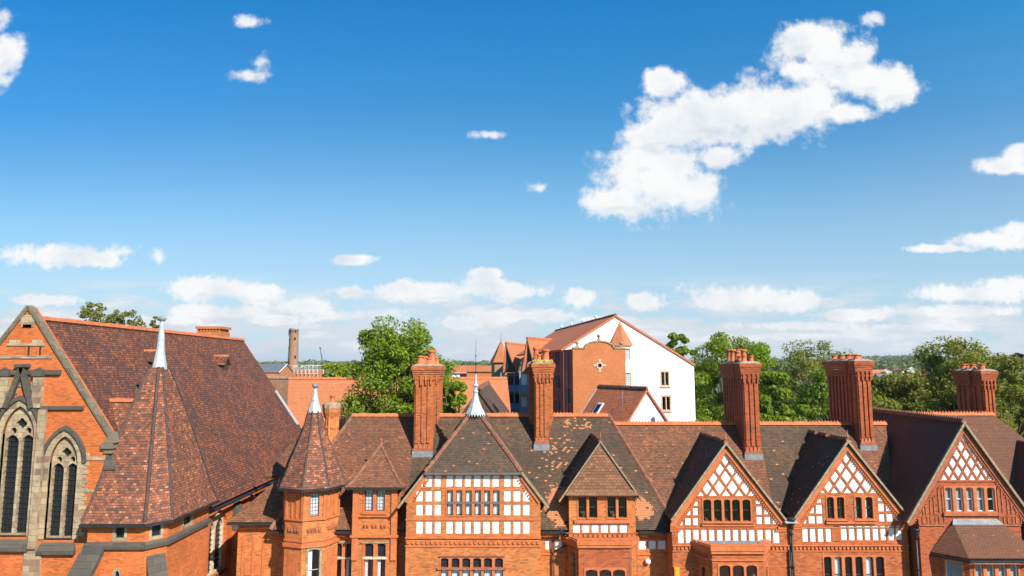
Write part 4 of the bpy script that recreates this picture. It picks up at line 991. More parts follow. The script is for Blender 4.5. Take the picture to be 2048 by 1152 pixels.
    # -------- canted brick bay
    pl = [(xx(1130, 1110, 41.3), 41.3), (xx(1157, 1110, 40.), 40.), (xx(1259, 1110, 40.), 40.), (xx(1275, 1110, 41.3), 41.3)]
    canted(root, pl, zz(1094, 40), 'brick_red', c8, 40., [(410, 497), (511, 598), (611, 700)], 1098)
    downpipe(root, xx(1107, 1110, 41.1), 41.12, 0, zz(1080, 41.1), hopper=False)
    p = MB().path([(xx(1107, 1080, 41.1), 41.12, zz(1082, 41.1)), (xx(1110, 1076, 41), 41.0, zz(1076, 41)), (xx(1122, 1070, 40.9), 40.85, zz(1070, 40.8)), (xx(1122, 1060, 40.8), 40.8, zz(1058, 40.8))], .06); p.build('downpipe', 'iron', root)
    p = MB().path([(xx(1108, 1104, 41.1), 41.12, zz(1103, 41.1)), (xx(1132, 1094, 41), 41.1, zz(1092, 41))], .05); p.build('waste_pipe', 'iron', root)
    # -------- octagonal stair turret
    cx, cy = -11.72, 41.1; R_ = 1.6; zt = zz(978, 39.3); hs = []
    Pt = [(cx + R_ * math.sin(t), cy - R_ * math.cos(t)) for t in (R(-90), R(-45), 0, R(45), R(90), R(135))]
    for i in range(5):
        f_, L = face_fr(Pt[i], Pt[i + 1]); hs = []
        z1 = zz(1040, 39.6); z2 = zz(1062, 39.6); z3 = zz(1091, 39.6)
        if i == 2:
            window(root, f_, [(.38, .86, zz(1031, 40), zz(985, 40))], hs, m=.07, glass='lead_glass_pale', frame='timber_dark', bars=0, depth=.2, sill=True)
            window(root, f_, [(.36, .98, zz(1180, 40), zz(1096, 40), 'seg')], hs, m=.1, bars=1, frame='stone_pale', depth=.2, mat='stone', curtain='side', sill=False)
        MB().prism(f_, [(0, 0), (L, 0), (L, zt + .1), (0, zt + .1)], -.2, 0, hs).build('turret_wall', 'brick', root)
        t = MB(); t.fbox(f_, -.03, L + .03, z1 - .05, z1 + .05, .0, .08 + .001 * i); t.fbox(f_, -.04, L + .04, z3 - .12, z3 + .08, 0, .10 + .001 * i); t.fbox(f_, -.03, L + .03, zz(1083, 39.6) - .04, zz(1083, 39.6) + .04, 0, .05 + .001 * i)
        for a in (.0, L - .13): t.fbox(f_, a, a + .13, z1 + .05, zt - .05, 0, .06 + .001 * i)
        if i != 2:
            for a in (L * .36, L * .62): t.fbox(f_, a - .04, a + .04, z1 + .1, zt - .3, 0, .04)
            t.fbox(f_, L * .18, L * .82, zt - .42, zt - .3, 0, .05)
            for a in (L * .36, L * .64): t.fbox(f_, a - .16, a + .16, 3, z3 - .45, -.001, .02)
        t.build('brick_moulding', 'terracotta', root)
        t = MB()
        for a in (L * .33, L * .67):
            t.fbox(f_, a - .2, a + .2, z2 - .12, z2 + .13, 0, .025)
            for s in (-1, 1): q = f_(a + s * .09, 0, .03); t.lathe(q.x, q.y, [(.02, z2 - .1), (.07, z2 - .03), (.045, z2 + .02), (.07, z2 + .06), (.02, z2 + .1)], 6)
        t.build('carved_tile', 'terracotta_dark', root)
    E = [(cx + 2.02 * math.sin(R(a)), cy - 2.02 * math.cos(R(a))) for a in range(-180, 180, 45)]
    prof = [(1, 0), (.98, .02), (.83, .16), (.70, .33), (.57, .47), (.45, .60), (.34, .73), (.25, .87), (.19, 1.0)]
    m = MB(); zt0 = zz(822, 41.1); rg = poly_roof(m, cx, cy, E, zt, zt0, prof); tr = m.build('turret_roof', 'tile_cone', root)
    h = MB()
    for k in range(8):
        for A, B in zip(rg[1:], rg[2:]): ridge_run(h, B[k] + Vector((0, 0, .01)), A[k] + Vector((0, 0, .01)), .07, .16)
    h.build('hip_tiles', 'hip_dark', tr)
    g = MB()
    for k in range(8): f_, L = face_fr(E[k], E[(k + 1) % 8]); g.fbox(f_, 0, L, zt - .13, zt - .01, -.05, .07 + .001 * k)
    g.build('gutter', 'iron', tr)
    zf = zz(767, 41.1); m = MB().lathe(cx, cy, [(.44, zt0 - .08), (.40, zt0 + .02), (.28, zt0 + .4), (.21, zt0 + .62), (.22, zt0 + .65), (.17, zt0 + .85), (.12, zt0 + 1.2), (.09, zf - .3)], 8, smooth=False); fi = m.build('finial', 'lead', tr)
    MB().lathe(cx, cy, [(.04, zf - .31), (.15, zf - .22), (.2, zf - .12), (.19, zf - .08), (.13, zf - .01), (.03, zf + .04)], 14).build('ball', 'lead_dark', fi)
    # -------- low link block towards the church
    z0 = zz(1042, 41.2); m = MB(); Yl = 41.55; fl_ = fac(Yl); x0 = xx(475, 1090, Yl)
    MB().prism(fl_, [(x0, 0), (-13.0, 0), (-13.0, z0), (x0, z0)], -.3, 0).box(x0, x0 + .3, Yl + .3, 46, 0, z0).build('link_wall', 'brick', root)
    m.slab([(x0 - .5, Yl - .45, z0 - .05), (-12.6, Yl - .45, z0 - .05), (-12.6, 43.2, z0 + 2.2), (xx(560, 985, 43.2), 43.2, z0 + 2.2)], .12); m.slab([(x0 - .5, Yl - .45, z0 - .05), (x0 - .5, 46, z0 - .05), (xx(560, 985, 43.2), 43.2, z0 + 2.2)], .12)
    lr = m.build('link_roof', 'tile_red', root); MB().box(x0 - .5, -13, Yl - .55, Yl - .42, z0 - .2, z0 - .09).build('gutter', 'iron', lr)
    t = MB(); t.fbox(fl_, x0, -13.2, zz(1060, Yl), zz(1057, Yl), 0, .1)
    for x in (x0 + .35, x0 + .95, x0 + 1.55): t.fbox(fl_, x - .07, x + .07, 2, zz(1073, Yl), 0, .05)
    for x in (x0 + .65, x0 + 1.25): t.fbox(fl_, x - .18, x + .18, zz(1150, Yl), zz(1128, Yl), 0, .03)
    t.build('brick_moulding', 'terracotta', root)
    # taller block behind it
    zt = zz(953, 44.8); x0 = xx(530, 953, 44.8); m = MB(); zr_ = zz(888, 47.6)
    m.slab([(x0, 44.8, zt), (-12, 44.8, zt), (-12, 47.6, zr_), (xx(580, 888, 47.6), 47.6, zr_)], .14); m.slab([(x0, 44.8, zt), (x0, 50.4, zt), (xx(580, 888, 47.6), 47.6, zr_)], .14); m.slab([(x0, 50.4, zt), (-12, 50.4, zt), (-12, 47.6, zr_), (xx(580, 888, 47.6), 47.6, zr_)], .14)
    m.build('link_roof', 'tile_red', root); MB().box(x0 + .4, -13, 45.3, 45.6, 0, zt).box(x0 + .4, x0 + .7, 45.6, 50, 0, zt).build('link_wall', 'brick', root)
def canted(root, pl, ztop, mat, c, Y, cols, vhead):
    """flat-roofed canted bay: three faces with a moulded parapet and arched lights"""
    for i in range(3):
        f_, L = face_fr(pl[i], pl[i + 1]); hs = []
        zh = zz(vhead, Y); z0 = zh - 1.9
        if i == 1:
            ls = []
            for a, b in cols: x0, x1, _, _ = rect(c, a, 1000, b, 1100, Y); ls.append((x0 - pl[1][0], x1 - pl[1][0], z0, zz(c(0, 1062 if Y < 39.5 else 1100)[1] + 1, Y), 'seg'))
        else: ls = [(L * .36, L * .80, z0, zh - .22, 'seg')] if i == 0 else [(L * .25, L * .7, z0, zh - .22, 'seg')]
        window(root, f_, ls, hs, m=.09, bars=1, frame='timber_dark', sill=True, curtain=None)
        MB().prism(f_, [(0, 0), (L, 0), (L, ztop), (0, ztop)], -.25, 0, hs).build('bay_wall', mat, root)
        t = MB(); e = .002 * i
        k = .004 * (1 if i == 1 else 0) + .002 * i
        t.fbox(f_, -.06, L + .06, ztop - .03 + k, ztop + .12 + k, -.3, .12 + e); t.fbox(f_, -.1, L + .1, ztop + .13 + k, ztop + .36 + k, -.30, .17 + e); t.fbox(f_, -.08, L + .08, ztop + .37 + k, ztop + .42 + k, -.3, .09 + e)
        z = zh + .28 + k; t.fbox(f_, -.03, L + .03, z - .04, z + .04, 0, .06 + e)
        t.build('parapet', 'terracotta', root)
    P = [(p[0], p[1], ztop + .05) for p in pl]; MB().slab(P, .1).build('bay_roof', 'lead_dark', root)
    a, b = pl[0], pl[3]; MB().box(a[0], b[0], a[1] - .35, a[1] - .3, ztop + .06, ztop + .44).build('flashing', 'lead_dark', root)
turret_house()
tag(MB().lathe(0, 0, [(.02, -.07), (.12, -.06), (.17, 0), (.15, .08), (.08, .14), (.01, .165)], 16).build('wall_lamp', 'white_paint'), 'white globe lamp fixed to the brick wall right of the canted bay', 'lamp')
_l = bpy.data.objects['wall_lamp']; _l.location = at(1295.6, 1123, 41.2); _l.rotation_euler = (R(90), 0, 0)
# ================================================================== the twin-gabled house
def diamonds(fr, cx, z_ap, dz, dx, rows, hw, hh, zbase):
    P = []
    for r_ in range(rows):
        zc = z_ap - hh - dz * r_
        for k in range(r_ + 1):
            x = cx + (k - r_ / 2) * dx; P.append([(x, zc - hh), (x + hw, zc), (x, zc + hh), (x - hw, zc)])
    zc = z_ap - hh - dz * rows
    for k in range(rows + 1):
        x = cx + (k - rows / 2) * dx; w = hw * min(1, (hh - (zbase - zc)) / hh)
        P.append([(x - w, zbase), (x + w, zbase), (x, zc + hh)])
    return P
def pinwheel_gable(root, Y, cx, za, tn, hw, yback, pan, holes, name, rmat, zfoot, yroof, crest=False):
    """brick gable front with verge mouldings; roof of the cross wing running back to yback"""
    fr = fac(Y); m = MB(); Yf = Y - .22
    for s in (-1, 1):
        zl = za - tn * hw; yl = yroof(zl); yh = yroof(za)
        m.slab([(cx, Yf, za), (cx + s * hw, Yf, zl), (cx + s * hw, yl, zl), (cx, yh, za)], .12)
    rf = m.build('gable_roof', rmat, root)
    if crest == 'gaps':
        r_ = MB(); d = yroof(za) - .2 - Yf
        for a, b in ((0, .4), (.5, .72), (.8, 1)): ridge_run(r_, (cx, Yf + d * a, za + .05), (cx, Yf + d * b, za + .05), .14, .34, .10)
        r_.build('ridge_tiles', 'ridge_old', rf)
    else: ridge_run(MB(), (cx, Yf, za + .05), (cx, yroof(za) - .2, za + .05), .14, .38, .1 if crest else 0).build('ridge_tiles', 'ridge_old', rf)
    MB().tube((cx, Yf + .05, za), (cx, Yf + .05, za + .55), .04, .012, n=6).lathe(cx, Yf + .05, [(.03, za + .15), (.08, za + .2), (.03, za + .26)], 6).build('finial', 'terracotta', rf)
    for s in (-1, 1):
        v = MB(); p = Vector((cx, Yf - .014 - .003 * s, za + .02)); q = Vector((cx + s * hw, Yf - .014 - .003 * s, za - tn * hw + .02)); w = Vector((0, .13, 0)); v.slab([p, q, q + w, p + w], .11); v.build('verge', 'verge', rf)
    t = MB()
    for s in (-1, 1):
        L = math.hypot(1, tn)
        def off(d, x): return (cx + s * x, za - tn * x - d * L)      # point d below the roof line
        band(t, fr, off(.26, .0), off(.26, hw - .1), .22, 0, .10 + .003 * s); band(t, fr, off(.41, .12), off(.41, hw - .3), .07, 0, .05 + .003 * s)
        dentils(t, fr, off(.47, .2), off(.47, hw - .3), .07, .07, .06, .09)
        x = cx + s * (hw - .35); zc = za - tn * hw
        for k in range(3): t.fbox(fr, *sorted((x - s * .12 * (2 - k), x + s * .35)), zc - .25 - .14 * (3 - k), zc - .25 - .14 * (2 - k) - .004, 0, .05 + .04 * k)
    t.build('brick_moulding', 'terracotta', root)
def twin_house():
    root = empty('twin_gabled_house', (15.7, 41, 0), 'orange brick house with two matching half-timbered lattice gables side by side', 'house')
    Y = 40.; fr = fac(Y); c2 = crop(1300, 860, 3.945); c3 = crop(1640, 860, 3.946)
    ye, ze = 40.8, 7.75; yr = 45.2; zr = ze + TN * (yr - ye); roof = lambda z: ye + (z - ze) / TN + .25
    x0, x1 = 9.05, 22.4
    m = MB(); m.slab([(9.66, ye, ze), (22.3, ye, ze), (24.35, yr, zr), (6.59, yr, zr)], .15); m.slab([(7.6, 2 * yr - ye, ze), (24.3, 2 * yr - ye, ze), (24.35, yr, zr), (6.59, yr, zr)], .15)
    mr = m.build('roof', 'tile_red', root)
    # darker weathered strip of the roof between the stacks
    dn = Vector((0, -.79, .61)) * .013
    m = MB(); m.slab([Vector(p) + dn for p in ((15.4, ye + .05, ze + .064), (18.2, ye + .05, ze + .064), (22.4, yr - .05, zr - .064), (16.0, yr - .05, zr - .064))], .011); m.build('dark_roof_slope', 'tile_dark', mr)
    r_ = MB(); ridge_run(r_, (6.6, yr, zr + .05), (24.35, yr, zr + .05), .15, .40, .11); r_.build('ridge_tiles', 'ridge', mr)
    pan = []; holes = []
    # first gable
    px = lambda c, x, y: (at(*c(x, y), Y).x, at(*c(x, y), Y).z)
    g1 = px(c2, 591, 92); g2 = px(c3, 206, 76); hw = 3.28; tn = 1.315
    for (c, ap, base, xa) in ((c2, (591, 165), 520, 591), (c3, (208, 148), 498, 208)):
        za = px(c, *ap)[1]; zb = px(c, xa, base)[1]; s = F * 1.02 / Y; k = c2(1, 0)[0] - 1300
        xc = px(c, xa + (8 if c is c2 else 6), 350)[0]
        pan += diamonds(fr, xc, za, 73 * k * Y / F * .985, 103 * k * Y / F * .975, 4, 41 * k * Y / F, 57 * k * Y / F, zb)
    # side panels and triangles, first gable
    pan += panel_rects(c2, [(340, 382)], 612, 672, Y) + panel_rects(c2, [(279, 327), (341, 384)], 692, 752, Y)
    pan += [pts_poly(c2, q, Y) for q in ([(343, 597), (382, 597), (382, 562), (362, 562)], [(288, 672), (324, 672), (324, 625)], [(236, 752), (263, 752), (263, 712)],
        [(835, 583), (885, 583), (872, 555), (835, 555)], [(903, 665), (953, 665), (903, 605)], [(970, 742), (1020, 742), (970, 690)])]
    pan += panel_rects(c2, [(840, 887)], 600, 668, Y) + panel_rects(c2, [(843, 889), (905, 955)], 682, 742, Y)
    cols = [(223, 270), (284, 328), (344, 390), (406, 453), (468, 514), (531, 578), (593, 641), (656, 703), (720, 768), (783, 831), (850, 898), (913, 960), (974, 1026)]
    pan += panel_rects(c2, cols, 785, 893, Y)
    window(root, fr, lights(c2, [(420, 483), (504, 565), (585, 634), (648, 709), (730, 793)], 548, 720, Y, 'seg'), holes, m=.06, bars=1, frame='timber_dark', curtain=None)
    # second gable
    pan += panel_rects(c2, [(1312, 1364)], 588, 660, Y) + panel_rects(c2, [(1253, 1306), (1316, 1367)], 677, 738, Y)
    pan += [pts_poly(c2, q, Y) for q in ([(1314, 573), (1357, 573), (1357, 542), (1340, 542)], [(1258, 657), (1300, 657), (1300, 595)], [(1212, 738), (1240, 738), (1240, 695)])]
    pan += [pts_poly(c3, q, Y) for q in ([(460, 560), (505, 560), (488, 532), (460, 532)], [(523, 640), (575, 640), (523, 582)], [(592, 718), (645, 718), (592, 668)])]
    pan += panel_rects(c3, [(462, 510)], 577, 642, Y) + panel_rects(c3, [(468, 514), (527, 578)], 660, 722, Y)
    pan += panel_rects(c2, [(1204, 1251), (1265, 1311), (1327, 1373), (1389, 1434), (1450, 1497)], 766, 882, Y)
    pan += panel_rects(c3, [(167, 216), (230, 278), (293, 341), (355, 401), (418, 466), (479, 524), (541, 588), (600, 646)], 755, 870, Y) + panel_rects(c3, [(108, 155)], 757, 876, Y)
    window(root, fr, lights(c3, [(55, 110), (134, 191)], 528, 700, Y, 'seg'), holes, m=.06, bars=1, vbar=1, frame='timber_dark', curtain=None)
    window(root, fr, lights(c3, [(276, 329), (357, 416)], 528, 700, Y, 'seg'), holes, m=.06, bars=1, frame='timber_dark', curtain='side')
    window(root, fr, lights(c3, [(35, 95), (118, 176), (200, 258), (283, 341), (365, 426), (445, 511)], 998, 1290, Y, 'seg'), holes, m=.07, bars=1, frame='timber_dark', curtain='some')
    # wall outline with the two gables
    def gz(x): return max(g1[1] - tn * abs(x - g1[0]), g2[1] - tn * abs(x - g2[0])) - .16
    xm = (g1[0] + g2[0]) / 2
    out = [(x0, 0), (x1, 0), (x1, gz(x1)), (g2[0], g2[1] - .16), (xm, gz(xm)), (g1[0], g1[1] - .16), (x0, gz(x0))]
    MB().prism(fr, out, -.25, 0, holes + pan).build('front_wall', 'brick_deep', root)
    infill(root, fr, pan, -.045)
    MB().box(x0, x0 + .25, Y + .25, 49, 0, ze - .1).box(x1 - .25, x1, Y + .25, 49, 0, ze - .1).box(x0, x1, 49, 49.3, 0, ze - .1).build('rear_wall', 'brick', root)
    MB().box(x0 + .4, x1 - .4, Y + 1.6, Y + 1.7, .2, 8.3).build('dark_backing', 'dark_room', root)
    for g, cr in ((g1, False), (g2, 'gaps')): pinwheel_gable(root, Y, g[0], g[1], tn, hw, 45, pan, holes, 'gable', 'tile_dark' if cr else 'tile_red', ze, roof, cr)
    t = MB()
    for v in (772 / 3.945 + 860,): z = zz(v, Y); t.fbox(fr, x0 + .3, xm - .6, z - .03, z + .03, 0, .025); t.fbox(fr, xm + .55, x1 - .25, z - .01, z + .05, 0, .025)
    z = zz(1097, Y); t.fbox(fr, x0, x1, z + .14, z + .22, 0, .09); t.fbox(fr, x0, x1, z - .16, z - .10, 0, .05); dentils(t, fr, (x0, z + .02), (x1, z + .02), .12, .10, .07, .14)
    for (c, a, b, y) in ((c2, 405, 825, 745), (c3, 45, 440, 727)):
        p, q = px(c, a, y), px(c, b, y); t.fbox(fr, p[0], q[0], p[1] - .09, p[1] + .07, .0, .10)
    t.build('string_course', 'terracotta', root)
    pl = [(xx(1389, 1110, 40), 40), (xx(1424, 1110, 38.8), 38.8), (xx(1526, 1110, 38.8), 38.8), (xx(1536, 1110, 40), 40)]
    canted(root, pl, zz(1106, 38.8), 'brick_deep', c2, 38.8, [(545, 631), (650, 738), (757, 841)], 1131)
    s = lambda y: ze + TN * (y - ye)
    yb = 43.75
    chimney(root, [(14.64, 15.6, yb, 45.2), (14.6, 15.74, 45., 47.6)], s(yb) - .15, zz(727, 44), zz(755, 44),
        [(14.90, 44.1, .45, .17), (15.40, 44.2, .4, .17), (14.85, 45.2, .75, .2), (14.82, 46.0, .85, .2), (15.40, 45.6, .85, .2), (15.42, 46.5, .9, .21), (14.87, 46.9, .9, .21), (15.42, 47.2, .5, .17), (14.82, 44.7, .4, .16)])
    yb = 44.15
    chimney(root, [(22.1, 22.98, yb, 45.4), (22.05, 23.1, 45.2, 48.1)], s(yb) - .15, zz(722, 44.5), zz(751, 44.5),
        [(22.35, 44.5, .32, .19), (22.75, 45.0, .3, .19), (22.35, 45.6, .35, .2), (22.85, 46.0, .35, .2), (22.35, 46.5, .35, .2), (22.85, 47.2, .35, .2), (22.35, 47.6, .35, .2)])
    downpipe(root, xx(1584, 1060, 39.8), 39.85, 0, zz(1040, 39.8), .07); downpipe(root, xx(1579, 1100, 39.85), 39.9, 0, zz(1100, 39.9), .05, False); downpipe(root, xx(1343, 1100, 40.9), 40.9, 0, zz(1062, 40.9), .05, False)
    l = MB().slab([(xm - .35, 39.6, gz(xm) + .22), (xm + .35, 39.6, gz(xm) + .22), (xm + .35, 40.3, gz(xm) + .3), (xm - .35, 40.3, gz(xm) + .3)], .05); l.build('flashing', 'lead', mr)
twin_house()
b_ = at(1352.5, 1143, 39.97); tag(MB().box(b_.x - .14, b_.x + .14, 39.80, 39.998, b_.z - .6, b_.z + .26).box(b_.x - .1, b_.x + .1, 39.77, 39.80, b_.z - .5, b_.z + .2).build('alarm_box', 'orange_box'), 'orange box mounted low on the brick wall beside the black downpipe', 'alarm box')
# ================================================================== the end house on the right
def end_house():
    Y = 39.3; cx = at(1928, 843, 39.1).x; za = at(1928, 843, 39.1).z; tn = 1.52; hw = 3.62
    root = empty('end_gabled_house', (cx, 41, 0), 'red brick house with a tall lattice gable above a hipped tiled bay, plum brown roof', 'house')
    fr = fac(Y); c3 = crop(1640, 860, 3.946); yr = 47.5; zr = zz(829, yr); sl = 1.3; ye = 40.2; zE = zr - sl * (yr - ye); roof = lambda z: ye + (z - zE) / sl + .3
    m = MB(); xR = 33.0
    m.slab([(cx - 2.5, yr - (zr - zE) / sl + 3.2, zE + sl * 3.2), (xR + (yr - ye), ye, zE), (xR, yr, zr), (cx - .2, yr, zr)], .15); m.slab([(xR + yr - ye, ye, zE), (xR + yr - ye, 2 * yr - ye, zE), (xR, yr, zr)], .15); m.slab([(cx - 3, 2 * yr - ye, zE), (xR + yr - ye, 2 * yr - ye, zE), (xR, yr, zr), (cx - .2, yr, zr)], .15)
    mr = m.build('roof', 'tile_plum', root)
    ridge_run(MB(), (cx, yr, zr + .05), (xR, yr, zr + .05), .15, .4, .14).build('ridge_tiles', 'ridge', mr)
    m = MB()
    for s in (-1, 1): zl = za - tn * hw; m.slab([(cx, Y - .25, za), (cx + s * hw, Y - .25, zl), (cx + s * hw, 49.3 if s < 0 else 44, zl), (cx, 49.3, za)], .14)
    gr = m.build('gable_roof', 'tile_plum', root)
    ridge_run(MB(), (cx, Y - .2, za + .06), (cx, 49.3, za + .06), .16, .4, .13).build('ridge_tiles', 'ridge_old', gr)
    for s in (-1, 1): v = MB(); p = Vector((cx, Y - .265 - .003 * s, za + .02)); q = Vector((cx + s * hw, Y - .265 - .003 * s, za - tn * hw + .02)); w = Vector((0, .14, 0)); v.slab([p, q, q + w, p + w], .12); v.build('verge', 'verge', gr)
    holes = []; pan = []
    px = lambda x, y: (at(*c3(x, y), Y).x, at(*c3(x, y), Y).z); k = Y / F / 3.946
    zap = px(1140, 12)[1]; zb = px(1140, 394)[1]
    pan += diamonds(fr, px(1160, 250)[0], zap, 64.5 * k * .98, 75 * k * .96, 5, 29 * k, 47 * k, zb)
    cols = [(990, 1046), (1072, 1130), (1155, 1211), (1238, 1296), (1320, 1381)]
    L = lights(c3, cols, 452, 642, Y, 'seg'); w = window(root, fr, L, holes, m=.07, bars=1, frame='white_paint')
    sm = MB()
    for l in L[:4]: q = slats(w, fr, l); sm.v, i0 = sm.v + q.v, len(sm.v); sm.f += [[k_ + i0 for k_ in f] for f in q.f]; sm.sm += q.sm
    sm.build('blind', 'blind', w)
    x0, x1 = xx(1838, 1060, Y), 2 * cx - xx(1838, 1060, Y)
    gz = lambda x: za - tn * abs(x - cx) - .17
    MB().prism(fr, [(x0, 0), (x1, 0), (x1, gz(x1)), (cx, gz(cx)), (x0, gz(x0))], -.25, 0, holes + pan).build('front_wall', 'brick_red', root)
    infill(root, fr, pan, -.045)
    MB().box(x0, x0 + .25, Y + .25, 52, 0, gz(x0)).box(x1, 40.5, 41, 41.3, 0, zE + 1.0).box(x0, 40.5, 52, 52.3, 0, zE).box(40.2, 40.5, 41.3, 52, 0, zE).build('side_wall', 'brick_red', root)
    MB().box(x0 + .4, x1 - .4, Y + 1.5, Y + 1.6, .2, gz(x0)).build('dark_backing', 'dark_room', root)
    t = MB(); Lh = math.hypot(1, tn)
    for s in (-1, 1):
        off = lambda d, x: (cx + s * x, za - tn * x - d * Lh)
        band(t, fr, off(.26, 0), off(.26, hw - .2), .22, 0, .1 + .003 * s); band(t, fr, off(.42, .15), off(.42, hw - .4), .07, 0, .05 + .003 * s); dentils(t, fr, off(.48, .25), off(.48, hw - .5), .07, .07, .06, .09)
        for (a, w_, h0, h1) in ((1.66, .28, 975, 1024), (2.15, .28, 992, 1028), (2.6, .22, 1008, 1030)):   # sunk brick panels: raised frames
            xa = cx + .14 + s * a; z0, z1 = zz(h1, Y), zz(h0, Y)
            for q in ((xa - w_ / 2, xa + w_ / 2, z1 - .05, z1), (xa - w_ / 2, xa - w_ / 2 + .07, z0, z1), (xa + w_ / 2 - .07, xa + w_ / 2, z0, z1)): t.fbox(fr, *q, 0, .04)
            for q in ((xa - .17, xa + .17, zz(1047, Y), zz(1046, Y)), (xa - .17, xa - .11, zz(1046, Y), zz(1033, Y)), (xa + .11, xa + .17, zz(1046, Y), zz(1033, Y))): t.fbox(fr, *q, 0, .04)
        t.fbox(fr, *sorted((cx + s * 1.4, cx + s * (x1 - cx))), zz(1050, Y) - .04, zz(1050, Y) + .04, 0, .07)
    t.fbox(fr, cx - 1.9, cx + 2.1, zz(963, Y), zz(960, Y), 0, .06); t.fbox(fr, L[0][0] - .2, L[-1][1] + .2, zz(1031, Y), zz(1025, Y), 0, .123)
    t.build('brick_moulding', 'terracotta_dark', root)
    # hipped bay
    Yb = 37.9; e = [(xx(1863, 1098, 39.15), Y - .02), (xx(1938, 1117, Yb), Yb), (xx(2066, 1112, Yb), Yb), (xx(2066, 1112, Yb) + 1.25, Y - .02)]; ze = zz(1117, Yb); zt = zz(1043, Y); tx0, tx1 = xx(1903, 1043, Y), xx(1998, 1043, Y)
    yt = Y - .12; m = MB(); m.slab([(e[1][0], e[1][1], ze), (e[2][0], e[2][1], ze), (tx1, yt, zt), (tx0, yt, zt)], .1); m.slab([(e[0][0], e[0][1], ze), (e[1][0], e[1][1], ze), (tx0, yt, zt)], .1); m.slab([(e[2][0], e[2][1], ze), (e[3][0], e[3][1], ze), (tx1, yt, zt)], .1)
    br = m.build('bay_roof', 'tile_plum', root)
    MB().slab([(tx0 - .1, yt - .12, zt - .12), (tx1 + .1, yt - .12, zt - .12), (tx1 - .1, Y - .003, zt + .14), (tx0 + .1, Y - .003, zt + .14)], .06).build('flashing', 'lead_dark', br)
    g = MB()
    for i in range(3): f_, Lg = face_fr(e[i], e[i + 1]); g.fbox(f_, 0, Lg, ze - .22, ze - .1, -.06, .06 + .002 * i)
    g.build('gutter', 'iron', br)
    w_ = [(e[0][0] + .45, Y), (e[1][0] + .25, Yb + .4), (e[2][0] - .25, Yb + .4), (e[3][0] - .4, Y)]
    for i in range(3):
        f_, Lw = face_fr(w_[i], w_[i + 1]); hs = []; zh = zz(1128, Yb + .4)
        ls = [(.3, Lw - .35, zh - 1.8, zh, 'flat')] if i != 1 else [(.28 + .63 * q, .28 + .63 * q + .43, zh - 1.8, zh, 'seg') for q in range(5) if .28 + .63 * q + .5 < Lw]
        w = window(root, f_, ls, hs, m=.08, frame='white_paint', bars=1, sill=False); sm = MB()
        for l in ls: q = slats(w, f_, l); i0 = len(sm.v); sm.v += q.v; sm.f += [[k_ + i0 for k_ in f] for f in q.f]; sm.sm += q.sm
        sm.build('blind', 'blind', w)
        MB().prism(f_, [(0, 0), (Lw, 0), (Lw, ze + .1), (0, ze + .1)], -.2, 0, hs).build('bay_wall', 'brick_red', root)
    # dormer gable at the far right
    x = 33.6; zd = zz(881, 45.8); m = MB()
    for s in (-1, 1): m.slab([(x, 39.6, zd), (x + s * 2.9, 39.6, zd - 4.1), (x + s * 2.9, roof(zd - 4.1), zd - 4.1), (x, roof(zd), zd)], .12)
    m.build('gable_roof', 'tile_plum', root); MB().prism(fac(39.9), [(x - 2.6, 0), (x + 2.6, 0), (x + 2.6, zd - 4), (x, zd - .2), (x - 2.6, zd - 4)], -.25, 0).build('gable_wall', 'brick_red', root)
    # chimney behind the ridge
    X0 = xx(1918, 790, 48.2); X1 = xx(1983, 790, 48.2)
    X0, X1 = 32.6, 33.55; m = [(32.72, 33.5, 47.9, 49.2), (32.6, 33.62, 49., 50.6)]
    chimney(root, m, zr - 1.2, zz(742, 48), zz(770, 48), [(32.95, 48.2, .4, .2), (33.3, 48.7, .38, .2), (32.95, 49.2, .4, .2), (33.3, 49.6, .38, .2), (32.9, 50.1, .4, .2), (33.3, 50.3, .4, .2)])
    downpipe(root, x0 - .14, Y + .1, 0, zz(1062, Y), .06)
end_house()
